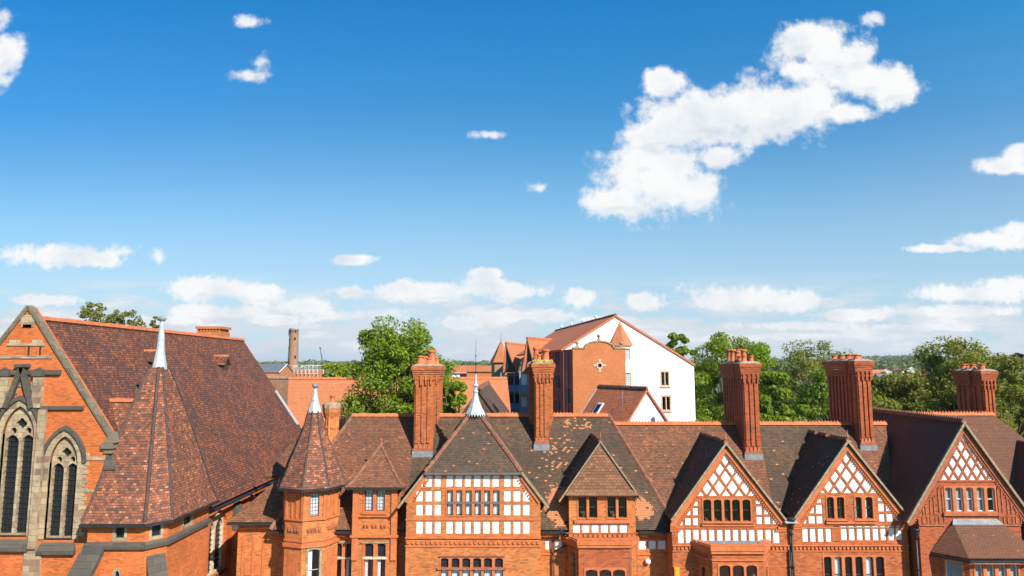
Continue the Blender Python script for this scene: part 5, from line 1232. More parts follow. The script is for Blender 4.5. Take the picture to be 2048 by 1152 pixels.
# ================================================================== modern apartment block behind
def local(o, ang):
    r = Vector((math.cos(ang), math.sin(ang), 0)); d = Vector((-math.sin(ang), math.cos(ang), 0)); o = Vector(o)
    return lambda a, b, z=0: Vector((o.x + r.x * a + d.x * b, o.y + r.y * a + d.y * b, z))
def apartment():
    root = empty('apartment_block', (9, 75, 0), 'modern apartment block with tall white gable wall, orange brick front and orange tiled turrets', 'apartment building')
    Lc = local((6.2, 70, 0), R(8.3)); rv = Lc(1, 0) - Lc(0, 0); dv = Lc(0, 1) - Lc(0, 0)
    ff = lambda d: Fr(Lc(0, d), rv)          # faces the camera at depth d
    Zv = lambda v, Y: zz(v, Y)
    zl, za, zr_ = Zv(697, 74.2), Zv(632, 75), Zv(729, 76.3); D0 = 4.2; W_ = 14.75; ap = 5.84
    fw = ff(D0); holes = []
    for (u0, u1, v0, v1) in ((1321, 1336, 744, 771), (1323, 1339, 793, 820)):
        Y = 76; a0 = (xx(u0, v0, Y) - Lc(0, D0).x) / rv.x; a1 = (xx(u1, v0, Y) - Lc(0, D0).x) / rv.x; z0, z1 = Zv(v1, Y), Zv(v0, Y); m_ = (a0 + a1) / 2
        window(root, fw, [(a0, m_ - .04, z0, z1), (m_ + .04, a1, z0, z1)], holes, m=.14, mt=.22, mat='stone_pale', frame='timber', bars=0, depth=.2, proud=.04, sill=True, sillmat='stone', fw=.07)
    MB().prism(fw, [(0, 0), (W_, 0), (W_, zr_), (ap, za), (0, zl)], -.3, 0, holes).build('gable_wall', 'render', root)
    D1 = 36
    m = MB(); P = lambda a, d, z: Lc(a, d, z)
    m.slab([P(ap, D0 - .15, za + .12), P(-.35, D0 - .15, zl - .1), P(-.35, D1, zl - .1), P(ap, D1, za + .12)], .22)
    rl = m.build('roof', 'tile_rust', root)
    m = MB(); m.slab([P(ap + .01, D0 - .15, za + .12), P(W_ + .15, D0 - .15, zr_ + .03), P(W_ + .15, D1, zr_ + .03), P(ap + .01, D1, za + .12)], .2); m.build('roof', 'tile_rust', root)
    r_ = MB(); ridge_run(r_, P(ap, D0 - .15, za + .18), P(ap, D1, za + .18), .16, .45); r_.build('ridge_tiles', 'ridge_old', rl)
    v = MB()
    for k in range(4): q = P(ap, D0 + 8 + k * 6.5, za + .3); v.tube(q, q + Vector((0, 0, .35)), .12, .16)
    v.build('vent', 'white_paint', rl)
    MB().prism(Fr(P(W_, D0 + .3, 0), dv), [(0, 0), (D1 - D0 - .4, 0), (D1 - D0 - .4, zr_ - .2), (0, zr_ - .2)], -.3, 0).build('right_wall', 'render', root)
    # left wall (faces left), brown brick with windows
    lf = Fr(P(0, 15, 0), -dv); hl = []
    for (u0, u1, v0, v1) in ((1110, 1118, 702, 730), (1110, 1119, 750, 778), (1111, 1119, 800, 820), (1131, 1140, 775, 808)):
        def dd(u):      # depth along the wall seen at column u
            t = (u - 1024) / F; return (6.2 - t * 70) / (t * dv.y - dv.x)
        a0, a1 = 15 - dd(u0), 15 - dd(u1); Y = 70 + dv.y * dd((u0 + u1) / 2); window(root, lf, [(a0, a1, zz(v1, Y), zz(v0, Y))], hl, m=.06, mat='timber', frame='timber', bars=1, vbar=1, sill=False, depth=.15, proud=.02, fw=.06)
    MB().prism(lf, [(0, 0), (15 - .3, 0), (15 - .3, zl - .15), (0, zl - .15)], -.3, 0, hl).build('left_wall', 'brick_red', root)
    for d, h in ((2.1, zl - .4), (7.0, zl - .3)):
        q = P(-.09, d, 0); MB().tube((q.x, q.y, 0), (q.x, q.y, h), .07).build('downpipe', 'blue_metal', root)
    # shaped brick front with round window
    fb = ff(0); w = xx(1252, 760, 70.8); w = (w - 6.2) / rv.x; zs, zc = Zv(697, 70), Zv(683, 70.4); cx = w / 2
    arc = [(cx + (w * .27) * math.cos(t), zs + (zc - zs) * math.sin(t)) for t in (math.pi * k / 12 for k in range(13))]
    arc = [(w - .001, zs)] + [(cx + w * .27, zs)] + arc[1:-1] + [(cx - w * .27, zs), (0, zs)]
    zo = Zv(731, 70.4); rr = .21; circ = [(cx + .02 + rr * math.cos(2 * math.pi * k / 20), zo + rr * math.sin(2 * math.pi * k / 20)) for k in range(20)]
    MB().prism(fb, [(0, 0), (w, 0)] + arc, -.3, 0, [circ]).build('shaped_gable', 'brick_modern', root)
    ring = [(cx + .02 + .36 * math.cos(2 * math.pi * k / 20), zo + .36 * math.sin(2 * math.pi * k / 20)) for k in range(20)]
    m = MB().prism(fb, ring, -.05, .06, [circ])
    for dx, dz in ((1, 0), (-1, 0), (0, 1), (0, -1)):
        p = (cx + .02 + dx * .34, zo + dz * .34); q = (cx + .02 + dx * .64, zo + dz * .64)
        n_ = (-dz, dx); m.prism(fb, [(p[0] + n_[0] * .08, p[1] + n_[1] * .08), (p[0] - n_[0] * .08, p[1] - n_[1] * .08), (q[0] - n_[0] * .15, q[1] - n_[1] * .15), (q[0] + n_[0] * .15, q[1] + n_[1] * .15)], 0, .055)
    rw = m.build('round_window', 'stone_pale', root)
    MB().face([fb(x, z, -.15) for x, z in circ]).build('pane', 'lead_glass', rw)
    MB().fbox(fb, cx - .01, cx + .05, zo - rr, zo + rr, -.14, -.1).fbox(fb, cx + .02 - rr, cx + .02 + rr, zo - .03, zo + .03, -.139, -.1).build('frame', 'timber_dark', rw)
    cpm = MB(); A = arc[::-1]
    for (p, q) in zip(A, A[1:]):
        d_ = math.hypot(q[0] - p[0], q[1] - p[1]); n_ = (-(q[1] - p[1]) / d_ * .14, (q[0] - p[0]) / d_ * .14); cpm.prism(fb, [p, q, (q[0] + n_[0], q[1] + n_[1]), (p[0] + n_[0], p[1] + n_[1])], -.36, .1)
    cp = cpm.build('coping', 'stone', root)
    for a, z in ((.5, zs), (cx, zc), (w - .4, zs)):
        q = fb(a, 0, -.13); MB().box(q.x - .2, q.x + .2, q.y - .18, q.y + .18, z + .13, z + .3).lathe(q.x, q.y, [(.1, z + .3), (.07, z + .38), (.14, z + .43), (.2, z + .55), (.18, z + .67), (.08, z + .76), (.03, z + .8)], 12).build('ball_finial', 'stone', cp)
    MB().prism(Fr(P(w, .3, 0), dv), [(0, 0), (D0 - .3, 0), (D0 - .3, zs - .1), (0, zs - .1)], -.3, 0).build('return_wall', 'brick_modern', root)
    MB().slab([P(.2, .3, zs - .3), P(w - .2, .3, zs - .3), P(w - .2, D0, zs - .3), P(.2, D0, zs - .3)], .1).build('flat_roof', 'lead_dark', root)
    # oriel turret on the white wall
    oc = P((xx(1240, 690, 74.3) - Lc(0, D0).x) / rv.x + .15, D0 + .1, 0); zt = Zv(691, 73.8); zp = Zv(641, 74); E = [(oc.x + 1.5 * math.sin(R(a + 8)), oc.y - 1.5 * math.cos(R(a + 8))) for a in range(-180, 180, 60)]
    m = MB(); poly_roof(m, oc.x, oc.y, E, zt, zp, [(1, 0), (.5, .5), (.03, 1)]); ot = m.build('turret_roof', 'tile_orange', root)
    MB().lathe(oc.x, oc.y, [(.16, zp - .2), (.08, zp + .05), (.02, zp + .3)], 8).build('finial', 'lead', ot)
    Ei = [(oc.x + 1.25 * math.sin(R(a + 8)), oc.y - 1.25 * math.cos(R(a + 8))) for a in range(-180, 180, 60)]
    for i in range(6):
        f_, Lq = face_fr(Ei[i], Ei[(i + 1) % 6]); hs = []
        if i in (2, 3):
            for (v0, v1) in ((697, 720), (746, 770), (796, 820)): window(root, f_, [(.25, Lq - .25, zz(v1, 73), zz(v0, 73))], hs, m=.1, mat='stone_pale', frame='white_paint', depth=.15, sill=False, glass='lead_glass_pale', bars=0)
        MB().prism(f_, [(0, 0), (Lq, 0), (Lq, zt), (0, zt)], -.15, 0, hs).build('turret_wall', 'render', root)
    # hipped roof beyond the right slope
    q0 = P(11.2, 16, 0); zt = Zv(679, q0.y); 
    m = MB(); m.slab([P(9, 16, zt), P(12.6, 16, zt), P(14.6, 14.2, zt - 2.2), P(9, 14.2, zt - 2.2)], .15); m.slab([P(9, 16, zt), P(12.6, 16, zt), P(14.6, 17.8, zt - 2.2), P(9, 17.8, zt - 2.2)], .15); m.slab([P(12.6, 16, zt), P(14.6, 14.2, zt - 2.2), P(14.6, 17.8, zt - 2.2)], .15); rh = m.build('dormer_roof', 'tile_orange', root)
    ridge_run(MB(), P(9, 16, zt + .05), P(12.6, 16, zt + .05), .13, .4, .12).build('ridge_tiles', 'ridge', rh)
    # gabled blocks with balconies along the left side, stepping away
    for (ul, ur, va, vf, vr, Y, uapex, uback) in ((1040, 1088, 675, 742, 1071, 88, 1054, 1122), (1002, 1042, 685, 745, 1032, 104, 1011, 1052)):
        x0, x1 = xx(ul, 742, Y), xx(ur, 742, Y); A_ = at(uapex, va, Y); B_ = at(uback, va, Y + 9); B_.z = A_.z; Lf = at(ul + 3, vf, Y); Rf = at(vr, vf, Y); zf = Lf.z; yw = Y + .6; xg = Lf.x; xb = B_.x; hw_ = 4.5
        Bk = Vector((Rf.x + 1.5, Y + 8, zf)); Bl = Vector((Lf.x, Y + 9, zf))
        m = MB(); m.slab([A_, B_, Rf + Vector((.3, .3, 0)), Rf], .16); m.slab([A_, B_, Bl, Lf], .16)
        gr = m.build('dormer_roof', 'tile_orange', root)
        ridge_run(MB(), A_ + Vector((0, 0, .05)), B_ + Vector((0, 0, .05)), .14, .45).build('ridge_tiles', 'ridge', gr)
        bb = MB(); o_ = Vector((0, -.06, 0))
        for Q_ in (Lf, Rf): dn_ = Vector((0, 0, -.5)); bb.face([A_ + o_, Q_ + o_, Q_ + o_ + dn_ * .7, A_ + o_ + dn_]); bb.face([A_ + o_ + dn_, Q_ + o_ + dn_ * .7, Q_ + dn_ * .7 + Vector((0, .2, 0)), A_ + dn_ + Vector((0, .2, 0))])
        bb.build('barge_board', 'timber_dark', gr)
        MB().face([Lf + Vector((.15, .5, 0)), Rf + Vector((-.15, .5, 0)), A_ + Vector((0, .5, -.4))]).build('gable_glazing', 'lead_glass', gr)
        bw = MB().box(xg + .6, xb + 3, yw + .6, Y + 2 * hw_, 0, zf - .1); bw.build('block_wall', 'brick_modern', root)
        fy = fac(yw + .58)
        # balconies: posts, panels, slabs
        ps = MB(); L_ = x1 - x0
        for k in range(4): x = x0 + L_ * k / 3; ps.box(x - .1, x + .1, yw - .9, yw - .7, 0, zf - .05)
        ps.build('post', 'blue_metal', root)
        for lev in range(4):
            z = zf - 2.9 - lev * 2.75
            bl = MB().box(x0, x1, yw - .85, yw + .5, z - .15, z).build('balcony', 'timber', root)
            MB().box(x0 + .1, x1 - .1, yw - .84, yw - .78, z + .05, z + 1.05).build('balustrade', 'blue_metal', bl)
            MB().fbox(fy, x0 + .2, x0 + L_ * .30, z + 1.1, z + 2.5, .0, .04).build('white_panel', 'render', bl)
            MB().fbox(fy, x0 + L_ * .4, x0 + L_ * .62, z, z + 2.3, .0, .03).fbox(fy, x0 + L_ * .7, x1 - .2, z + .4, z + 2.3, .0, .03).build('glazing', 'lead_glass', bl)
    # far conical turret
    Y = 116; tx = xx(1002, 725, Y); E = [(tx + 2.0 * math.sin(R(a + 20)), Y - 2.0 * math.cos(R(a + 20))) for a in range(-180, 180, 60)]; z0, z1 = zz(725, Y), zz(681, Y)
    m = MB(); poly_roof(m, tx, Y, E, z0, z1, [(1, 0), (.55, .42), (.03, 1)]); tr = m.build('turret_roof', 'tile_orange', root); MB().tube((tx, Y, z1 - .1), (tx, Y, z1 + 1.4), .06, .02).build('finial', 'lead_dark', tr)
    m = MB().lathe(tx, Y, [(1.6, 0), (1.6, z0)], 6, R(20), smooth=False); m.build('turret_wall', 'brick_modern', root)
    for k in range(6):
        a = R(20 + 60 * k); pass
    for (z, h, mat_) in ((z0 - 2.5, 2.2, 'timber'), (z0 - 5.0, 2.2, 'render'), (z0 - 8.6, 2.8, 'timber')):
        MB().lathe(tx, Y, [(1.64, z), (1.64, z + h)], 6, R(20), smooth=False).build('cladding', mat_, root)
    # a body under it all
    MB().prism(ff(15.0), [(.3, 0), (W_ - .4, 0), (W_ - .4, zr_ - .4), (.3, zl - .5)], -20, -.0).build('body_wall', 'brick_modern', root)
apartment()
# ================================================================== small house with white gable
def small_house():
    Y1 = 52.; a1 = at(1292, 777, Y1); d = Vector((-.43, .903, 0)); r = Vector((.903, .43, 0))
    root = empty('white_gabled_house', (a1.x, a1.y, 0), 'small house with white gable, brown tiled roof, skylight and television aerial', 'house')
    o = Vector((a1.x, a1.y, 0)); za = a1.z; ln = 6.6; hw = 2.7; tn = 1.28
    P = lambda a, b, z: o + r * a + d * b + Vector((0, 0, z)); f = Fr(o, r)
    MB().prism(f, [(-hw, 0), (hw, 0), (hw, za - tn * hw - .1), (0, za - .1), (-hw, za - tn * hw - .1)], -.25, 0).build('gable_wall', 'render', root)
    m = MB()
    for s in (-1, 1): e = hw + .3; m.slab([P(0, -.18, za), P(s * e, -.18, za - tn * e), P(s * e, ln, za - tn * e), P(0, ln, za)], .14)
    rf = m.build('roof', 'tile_rust', root)
    ridge_run(MB(), P(0, -.15, za + .04), P(0, ln, za + .04), .12, .3, .1).build('ridge_tiles', 'ridge_old', rf)
    nrm = (r * -tn + Vector((0, 0, 1))).normalized(); nl = Vector((-r.x * tn, -r.y * tn, 1)).normalized()
    m = MB()
    for (a0, a1_, b0, b1, h) in ((1.0, 1.8, 4.2, 5.0, .06),):
        q = [P(-a0, b0, za - tn * a0), P(-a1_, b0, za - tn * a1_), P(-a1_, b1, za - tn * a1_), P(-a0, b1, za - tn * a0)]; m.slab([x + nl * .09 for x in q], .1); g = [x + nl * .1 for x in [P(-a0 - .1, b0 + .1, za - tn * (a0 + .1)), P(-a1_ + .1, b0 + .1, za - tn * (a1_ - .1)), P(-a1_ + .1, b1 - .1, za - tn * (a1_ - .1)), P(-a0 - .1, b1 - .1, za - tn * (a0 + .1))]]
    sk = m.build('skylight', 'white_paint', rf); MB().face(g).build('pane', 'lead_glass', sk)
    MB().slab([P(-hw - .3, ln - .02, za - tn * (hw + .3) + .06), P(0, ln - .02, za + .06), P(0, ln + .1, za + .06), P(-hw - .3, ln + .1, za - tn * (hw + .3) + .06)], .12).build('verge', 'lead', rf)
    MB().box(o.x - 2.6, o.x + .6, o.y + 1.5, o.y + 6.5, 0, za - tn * hw - .6).build('side_wall', 'render', root)
    b = at(1246, 838, 52.5); t = at(1246, 780, 52.5); m = MB().tube((b.x, 52.5, b.z - 1), (b.x, 52.5, t.z), .013)
    z = at(1246, 795, 52.5).z; m.tube((b.x - .75, 52.4, z - .05), (b.x + .7, 52.6, z + .06), .01)
    for k in range(9): x = b.x - .7 + k * .17; zq = z - .05 + k * .013; m.tube((x, 52.15, zq), (x, 52.75, zq + .12), .006)
    m.build('aerial', 'lead_dark', root)
    MB().prism(Fr(o + d * ln, r), [(-hw, 0), (hw, 0), (hw, za - tn * hw - .1), (0, za - .1), (-hw, za - tn * hw - .1)], -.02, .0).build('rear_wall', 'render', root)
small_house()
# ================================================================== orange roofs and works behind the church
def simple_house(name, x, y, w, d, ze, zr, wall, roof, label, cat, rz=0, group=None, ridge='x', parts=True):
    rt = empty(name, (x, y, 0), label, cat, group)
    m = MB()
    def Q(a, b, z): c, s = math.cos(rz), math.sin(rz); return Vector((x + a * c - b * s, y + a * s + b * c, z))
    hw, hd = w / 2, d / 2; gz = HT(x, y) - 1
    # walls incl. gables
    for A, B in (((-hw, -hd), (hw, -hd)), ((hw, -hd), (hw, hd)), ((hw, hd), (-hw, hd)), ((-hw, hd), (-hw, -hd))): m.face([Q(*A, gz), Q(*B, gz), Q(*B, ze), Q(*A, ze)])
    if ridge == 'x':
        for s in (-1, 1): m.face([Q(s * hw, -hd, ze), Q(s * hw, hd, ze), Q(s * hw, 0, zr - .1)])
    else:
        for s in (-1, 1): m.face([Q(-hw, s * hd, ze), Q(hw, s * hd, ze), Q(0, s * hd, zr - .1)])
    m.build('wall', wall, rt); r_ = MB()
    if ridge == 'x':
        for s in (-1, 1): r_.slab([Q(-hw - .2, s * (hd + .3), ze - .15), Q(hw + .2, s * (hd + .3), ze - .15), Q(hw + .2, 0, zr), Q(-hw - .2, 0, zr)], .15)
    else:
        for s in (-1, 1): r_.slab([Q(s * (hw + .3), -hd - .2, ze - .15), Q(s * (hw + .3), hd + .2, ze - .15), Q(0, hd + .2, zr), Q(0, -hd - .2, zr)], .15)
    rf = r_.build('roof', roof, rt)
    return rt, Q, rf
zq = zz(757, 76); rt, Q, rf = simple_house('orange_roofed_hall', xx(640, 800, 76) + 2.5, 76, 13.5, 13, zq - 7, zq, 'brick_modern', 'tile_orange', 'hall with a big plain orange tiled roof behind the octagonal turret', 'building')
ridge_run(MB(), Q(-6.9, 0, zq + .05), Q(6.9, 0, zq + .05), .2, .45).build('ridge_tiles', 'ridge', rf)
cx0 = at(556, 757, 71); m = MB().box(cx0.x - 1.9, cx0.x + .9, 70.4, 71.6, 3, cx0.z); m.build('parapet_stack', 'brick_far', rt); MB().box(cx0.x - 2.0, cx0.x + 1.0, 70.3, 71.7, cx0.z + .003, cx0.z + .2).build('cap', 'flaunch', rt)
zq = zz(770, 82); rt, Q, rf = simple_house('orange_roofed_terrace', xx(915, 800, 82), 82, 11.5, 11, zq - 6, zq + .8, 'brick_modern', 'tile_orange', 'low terrace with orange tiled roof behind the lead-capped gable', 'building', R(8))
ridge_run(MB(), Q(-5.9, 0, zq + .85), Q(5.9, 0, zq + .85), .18, .45).build('ridge_tiles', 'ridge', rf)
zq = zz(733, 140); rt, Q, rf = simple_house('flat_brick_building', xx(968, 745, 140), 140, 6.5, 8, zq - .8, zq + .2, 'brick_modern', 'tile_orange', 'orange brick building end beyond the trees left of the apartment turret', 'building')
zq = zz(742, 150); rt, Q, rf = simple_house('glazed_outbuilding', xx(933, 750, 150), 150, 5.5, 8, zq - .3, zq + 1.2, 'white_paint', 'tile_rust', 'small pale glazed building with brown roof between the orange roofs', 'building')
MB().box(xx(920, 750, 145.9), xx(945, 750, 145.9), 145.9, 145.95, zq - 2.2, zq - .7).build('window', 'lead_glass', rt)
zq = zz(743, 190); rt, Q, rf = simple_house('slate_roofed_building', xx(534, 745, 190), 190, 10.5, 12, zq, zz(728, 190), 'brick_modern', 'slate', 'brick building with grey slate roof beside the tall round tower', 'building')
m = MB(); m.slab([Q(5.45, -6.35, zq - .12), Q(5.6, -6.35, zq - .12), Q(5.6, 0, zz(728, 190) + .05), Q(5.45, 0, zz(728, 190) + .05)], .15); m.build('verge', 'white_paint', rf)
# shot tower
def tower():
    Y = 400; b = at(585.5, 737, Y); t = at(586.5, 658, Y); rt = empty('shot_tower', (b.x, Y, 0), 'tall tapering round brown brick tower rising above the distant roofs', 'tower')
    m = MB().lathe(b.x, Y, [(4.2, -1), (3.6, 8), (3.05, 17), (2.55, t.z - 3), (2.5, t.z - 1.2), (2.75, t.z - 1.0), (2.75, t.z)], 24); m.build('shaft', 'brick_far', rt)
    w = MB()
    for a, z in ((-40, 37), (30, 33.5), (-35, 28), (40, 23), (-30, 20), (35, 38), (-60, 38)):
        r_ = 2.6 + (40 - z) * .03; x, y = b.x + r_ * math.sin(R(a)), Y - r_ * math.cos(R(a)); w.box(x - .4, x + .4, y - .3, y + .3, z, z + 1.4)
    w.build('window', 'dark_room', rt); MB().lathe(b.x, Y, [(2.85, t.z + .01), (2.85, t.z + .35), (2.6, t.z + .35)], 24).build('cap', 'lead', rt)
    MB().tube((b.x + 1.2, Y, t.z), (b.x + 1.2, Y, t.z + 5), .06).build('mast', 'steel', rt)
    MB().tube((b.x - 2.9, Y - .6, t.z - 7), (b.x - 2.9, Y - .6, t.z - 2), .2).build('aerial', 'steel', rt)
tower()
def frame_works():
    Y = 200; x0, x1 = xx(582, 740, Y), xx(637, 740, Y); z0, z1 = zz(757, Y), zz(730, Y); rt = empty('scaffolded_building', ((x0 + x1) / 2, Y, 0), 'red brick building under white lattice steel scaffolding beside the round tower', 'building')
    m = MB().box(x0 + .8, x1, Y + .3, Y + 5, -1, z1 - 1.6); m.build('wall', 'brick_modern', rt)
    w = MB()
    for k in range(6):
        for j in range(2): w.box(x0 + 1.2 + k * 1.15, x0 + 1.75 + k * 1.15, Y + .24, Y + .32, z1 - 3.0 - j * 1.5, z1 - 2.2 - j * 1.5)
    w.build('window', 'dark_room', rt)
    f = MB(); n = 7
    for yy in (Y - .8, Y + 5.5):
        for k in range(n + 1):
            x = x0 + (x1 - x0) * k / n; top = z1 if k > 2 else z1 - 1.6 + .6 * k; f.tube((x, yy, z0 - 2), (x, yy, top), .045, n=4)
            if k < n:
                xn = x0 + (x1 - x0) * (k + 1) / n; f.tube((x, yy, z1 - 1.4), (xn, yy, z1 - .1), .04, n=4); f.tube((x, yy, z0), (xn, yy, z1 - 1.5), .04, n=4)
        for z in (z0, z0 + 1.4, z1 - 1.45): f.tube((x0, yy, z), (x1, yy, z), .07, n=4)
        f.tube((x0 + 1.8, yy, z1 - .05), (x1, yy, z1 - .05), .08, n=4); f.tube((x0, yy, z1 - 1.5), (x0 + 2.2, yy, z1), .07, n=4)
    for k in range(n + 1): x = x0 + (x1 - x0) * k / n; f.tube((x, Y - .8, z1 - .1), (x, Y + 5.5, z1 - .1), .05, n=4)
    f.build('scaffolding', 'steel', rt)
    MB().box(x0 - 1.6, x0 + .6, Y + 1, Y + 5, -1, z1 - 2.2).build('annex', 'steel', rt)
frame_works()
def crane():
    Y = 300; a, b = at(646.5, 731, Y), at(640.5, 697, Y); rt = empty('mobile_crane', (a.x, Y, 0), 'thin dark telescopic crane jib standing up behind the yellow-green tree', 'crane')
    m_ = (a + b) / 2; MB().tube((a.x, Y, -1), a, .5, n=6).tube(a, m_, .34, n=6).tube(m_, b, .24, n=6).build('jib', 'cap_grey', rt); MB().box(b.x - .35, b.x + .35, Y - .3, Y + .3, b.z - .2, b.z + .5).build('head', 'cap_grey', rt)
    MB().box(a.x - 3.5, a.x + 3.5, Y - 1.3, Y + 1.3, .8, 3).build('carrier', 'cap_grey', rt)
crane()
# ================================================================== trees
def tree_mesh(seed, cr, zc, rz, nclump, leaves, ls, gap=.0, spread=.33, top=1., low=.35):
    """returns crown arrays and trunk MB around the origin; crown centre height zc, radii cr / rz"""
    rng = np.random.default_rng(seed); C = []
    while len(C) < nclump:
        p = rng.uniform(-1, 1, 3); l = (abs(p) ** 2.6).sum() ** (1 / 2.6)
        if l > 1 or l < .42 or p[2] < -low - .45: continue
        k = .9 + .14 * math.sin(3 * math.atan2(p[1], p[0]) + seed) * (1 - abs(p[2]))
        C.append(np.array([p[0] * cr * k, p[1] * cr * k, zc + p[2] * rz * top]))
    C = np.array(C); rad = rng.uniform(.16, .32, nclump) * cr * spread / .33
    per = leaves // nclump; N = per * nclump; idx = np.repeat(np.arange(nclump), per)
    d = rng.normal(size=(N, 3)); d /= np.linalg.norm(d, axis=1)[:, None]
    rr = rng.uniform(.35, 1.05, N) ** .6
    pos = C[idx] + d * (rad[idx] * rr)[:, None] * np.array([1.15, 1.15, .72])
    q = np.percentile(np.hypot(pos[:, 0], pos[:, 1]), 98.5) / cr; pos[:, :2] /= q; C[:, :2] /= q
    t0 = np.percentile(pos[:, 2], 99.6); f_ = rz / (t0 - zc); up = pos[:, 2] > zc; pos[up, 2] = zc + (pos[up, 2] - zc) * f_; uc = C[:, 2] > zc; C[uc, 2] = zc + (C[uc, 2] - zc) * f_
    # leaf sprays: two crossing quads are too dear, one bent quad each
    a = rng.normal(size=(N, 3)); a /= np.linalg.norm(a, axis=1)[:, None]
    nrm = d * .6 + rng.normal(size=(N, 3)) * .6 + np.array([0, 0, .5]); nrm /= np.linalg.norm(nrm, axis=1)[:, None]
    a -= nrm * (a * nrm).sum(1)[:, None]; a /= np.linalg.norm(a, axis=1)[:, None]; b = np.cross(nrm, a)
    s = (ls * rng.uniform(.6, 1.3, N))[:, None]
    v = np.stack([pos - a * s, pos - b * s * .5 + nrm * s * .12, pos + a * s, pos + b * s * .5 + nrm * s * .12], 1).reshape(-1, 3)
    return v, C, rad
def leaf_mesh(v, mat):
    n = len(v) // 4; me = bpy.data.meshes.new('crown'); me.vertices.add(len(v)); me.vertices.foreach_set('co', v.astype(np.float32).ravel())
    me.loops.add(4 * n); me.loops.foreach_set('vertex_index', np.arange(4 * n, dtype=np.int32)); me.polygons.add(n)
    me.polygons.foreach_set('loop_start', np.arange(0, 4 * n, 4, dtype=np.int32)); me.update(calc_edges=True); me.validate(); me.materials.append(M[mat]); return me
def trunk_mb(C, zc, rz, r, zb=0, seed=0):
    m = MB(); rnd = random.Random(seed); top = Vector((rnd.uniform(-.3, .3), rnd.uniform(-.3, .3), zc - rz * .35)); m.tube((0, 0, zb), top, r, r * .65, n=8)
    for c in C[::2]:
        c = Vector(c); mid = top.lerp(c, .5) + Vector((0, 0, -.08 * (c - top).length)); m.tube(top, mid, r * .4, r * .22, n=5, caps=False); m.tube(mid, c, r * .22, r * .06, n=5, caps=False)
    return m
def tree(name, x, y, zb, zt, cr, label, mat='leaf', seed=1, leaves=16000, ls=.2, nclump=70, frac=.62, spread=.33, group=None, tr=.3):
    H = zt - zb; rz = H * frac / 2; zc = H - rz
    v, C, rad = tree_mesh(seed, cr, zc, rz, nclump, leaves, ls, spread=spread)
    rt = empty(name, (x, y, zb), label, 'tree', group)
    o = bpy.data.objects.new('crown', leaf_mesh(v, mat)); COL.objects.link(o); o.parent = rt
    mb = trunk_mb(C, zc, rz, tr, -.5, seed); mb.v = [p + Vector((x, y, zb)) for p in mb.v]; mb.build('trunk', 'bark', rt)
    return rt
def tree_px(name, u, v, Y, rpx, label, **k):
    p = at(u, v, Y); return tree(name, p.x, Y, HT(p.x, Y), p.z, rpx * Y / F, label, **k)
tree_px('leafy_tree', 799, 650, 62, 122, 'large bright green leafy tree between the ribbed chimney and the orange roof', seed=3, leaves=62000, ls=.145, nclump=190, frac=.72, mat='leaf', spread=.25)
tree_px('low_tree', 905, 765, 58, 34, 'small bright green tree close behind the tall ribbed chimney', seed=5, leaves=4500, ls=.2, nclump=26, frac=.5, mat='leaf')
tree_px('birch_tree', 203, 607, 78, 44, 'wispy pale green treetop showing over the church ridge, tallest of the three', seed=7, leaves=4000, ls=.15, nclump=70, frac=.24, mat='leaf_olive', spread=.22)
tree_px('birch_tree', 255, 622, 80, 38, 'wispy pale green treetop in the middle above the church ridge', seed=8, leaves=4000, ls=.15, nclump=70, frac=.24, mat='leaf_olive', spread=.22)
tree_px('birch_tree', 307, 634, 82, 20, 'thin wisp of treetop above the church ridge beside the lead spike', seed=9, leaves=1500, ls=.15, nclump=40, frac=.2, mat='leaf_olive', spread=.22)
tree_px('yellow_tree', 664, 729, 130, 38, 'rounded yellow-green tree below the distant crane', seed=11, leaves=7000, ls=.28, nclump=40, frac=.6, mat='leaf_yellow')
tree_px('dense_tree', 1355, 668, 112, 42, 'tree rising just behind the right edge of the white gable wall', seed=13, leaves=7000, ls=.28, nclump=40, frac=.6, mat='leaf_mid')
tree_px('dense_tree', 1450, 674, 84, 100, 'big dense green tree between the white gable and the tall pot-topped chimney', seed=14, leaves=40000, ls=.19, nclump=120, frac=.85, spread=.28, mat='leaf')
tree_px('dense_tree', 1402, 735, 86, 40, 'dark dense tree at the foot of the white gable wall', seed=15, leaves=8000, ls=.24, nclump=40, frac=.8, mat='leaf_mid')
tree_px('dense_tree', 1560, 746, 78, 52, 'bright leafy bush-like tree just right of the pot-topped chimney', seed=16, leaves=13000, ls=.24, nclump=40, frac=.8, mat='leaf')
tree_px('dense_tree', 1500, 690, 100, 46, 'green tree half hidden behind the pot-topped chimney', seed=19, leaves=9000, ls=.26, nclump=45, frac=.8, mat='leaf_mid')
tree_px('spreading_tree', 1632, 686, 112, 100, 'spreading olive tree with open branches between the two right-hand chimneys', seed=17, leaves=15000, ls=.22, nclump=100, frac=.66, mat='leaf_olive', spread=.26, tr=.45)
tree_px('spreading_tree', 1660, 738, 92, 66, 'lower olive tree left of the square chimney', seed=18, leaves=10000, ls=.24, nclump=70, frac=.7, mat='leaf_mid', spread=.3)
tree_px('spreading_tree', 1905, 684, 86, 112, 'large olive green tree with open branches beyond the end chimney', seed=21, leaves=34000, ls=.2, nclump=140, frac=.66, mat='leaf_olive', spread=.28, tr=.45)
tree_px('spreading_tree', 1995, 720, 76, 84, 'wide yellowish olive tree at the right edge behind the end chimney', seed=22, leaves=24000, ls=.2, nclump=90, frac=.8, mat='leaf_olive', spread=.3)
tree_px('spreading_tree', 1800, 752, 84, 84, 'olive green tree between the square chimney and the end chimney', seed=23, leaves=16000, ls=.24, nclump=90, frac=.75, mat='leaf_olive', spread=.3)
tree_px('copper_beech', 2034, 709, 130, 32, 'dark purple copper beech at the right edge', seed=25, leaves=6000, ls=.3, nclump=40, frac=.7, mat='leaf_copper')
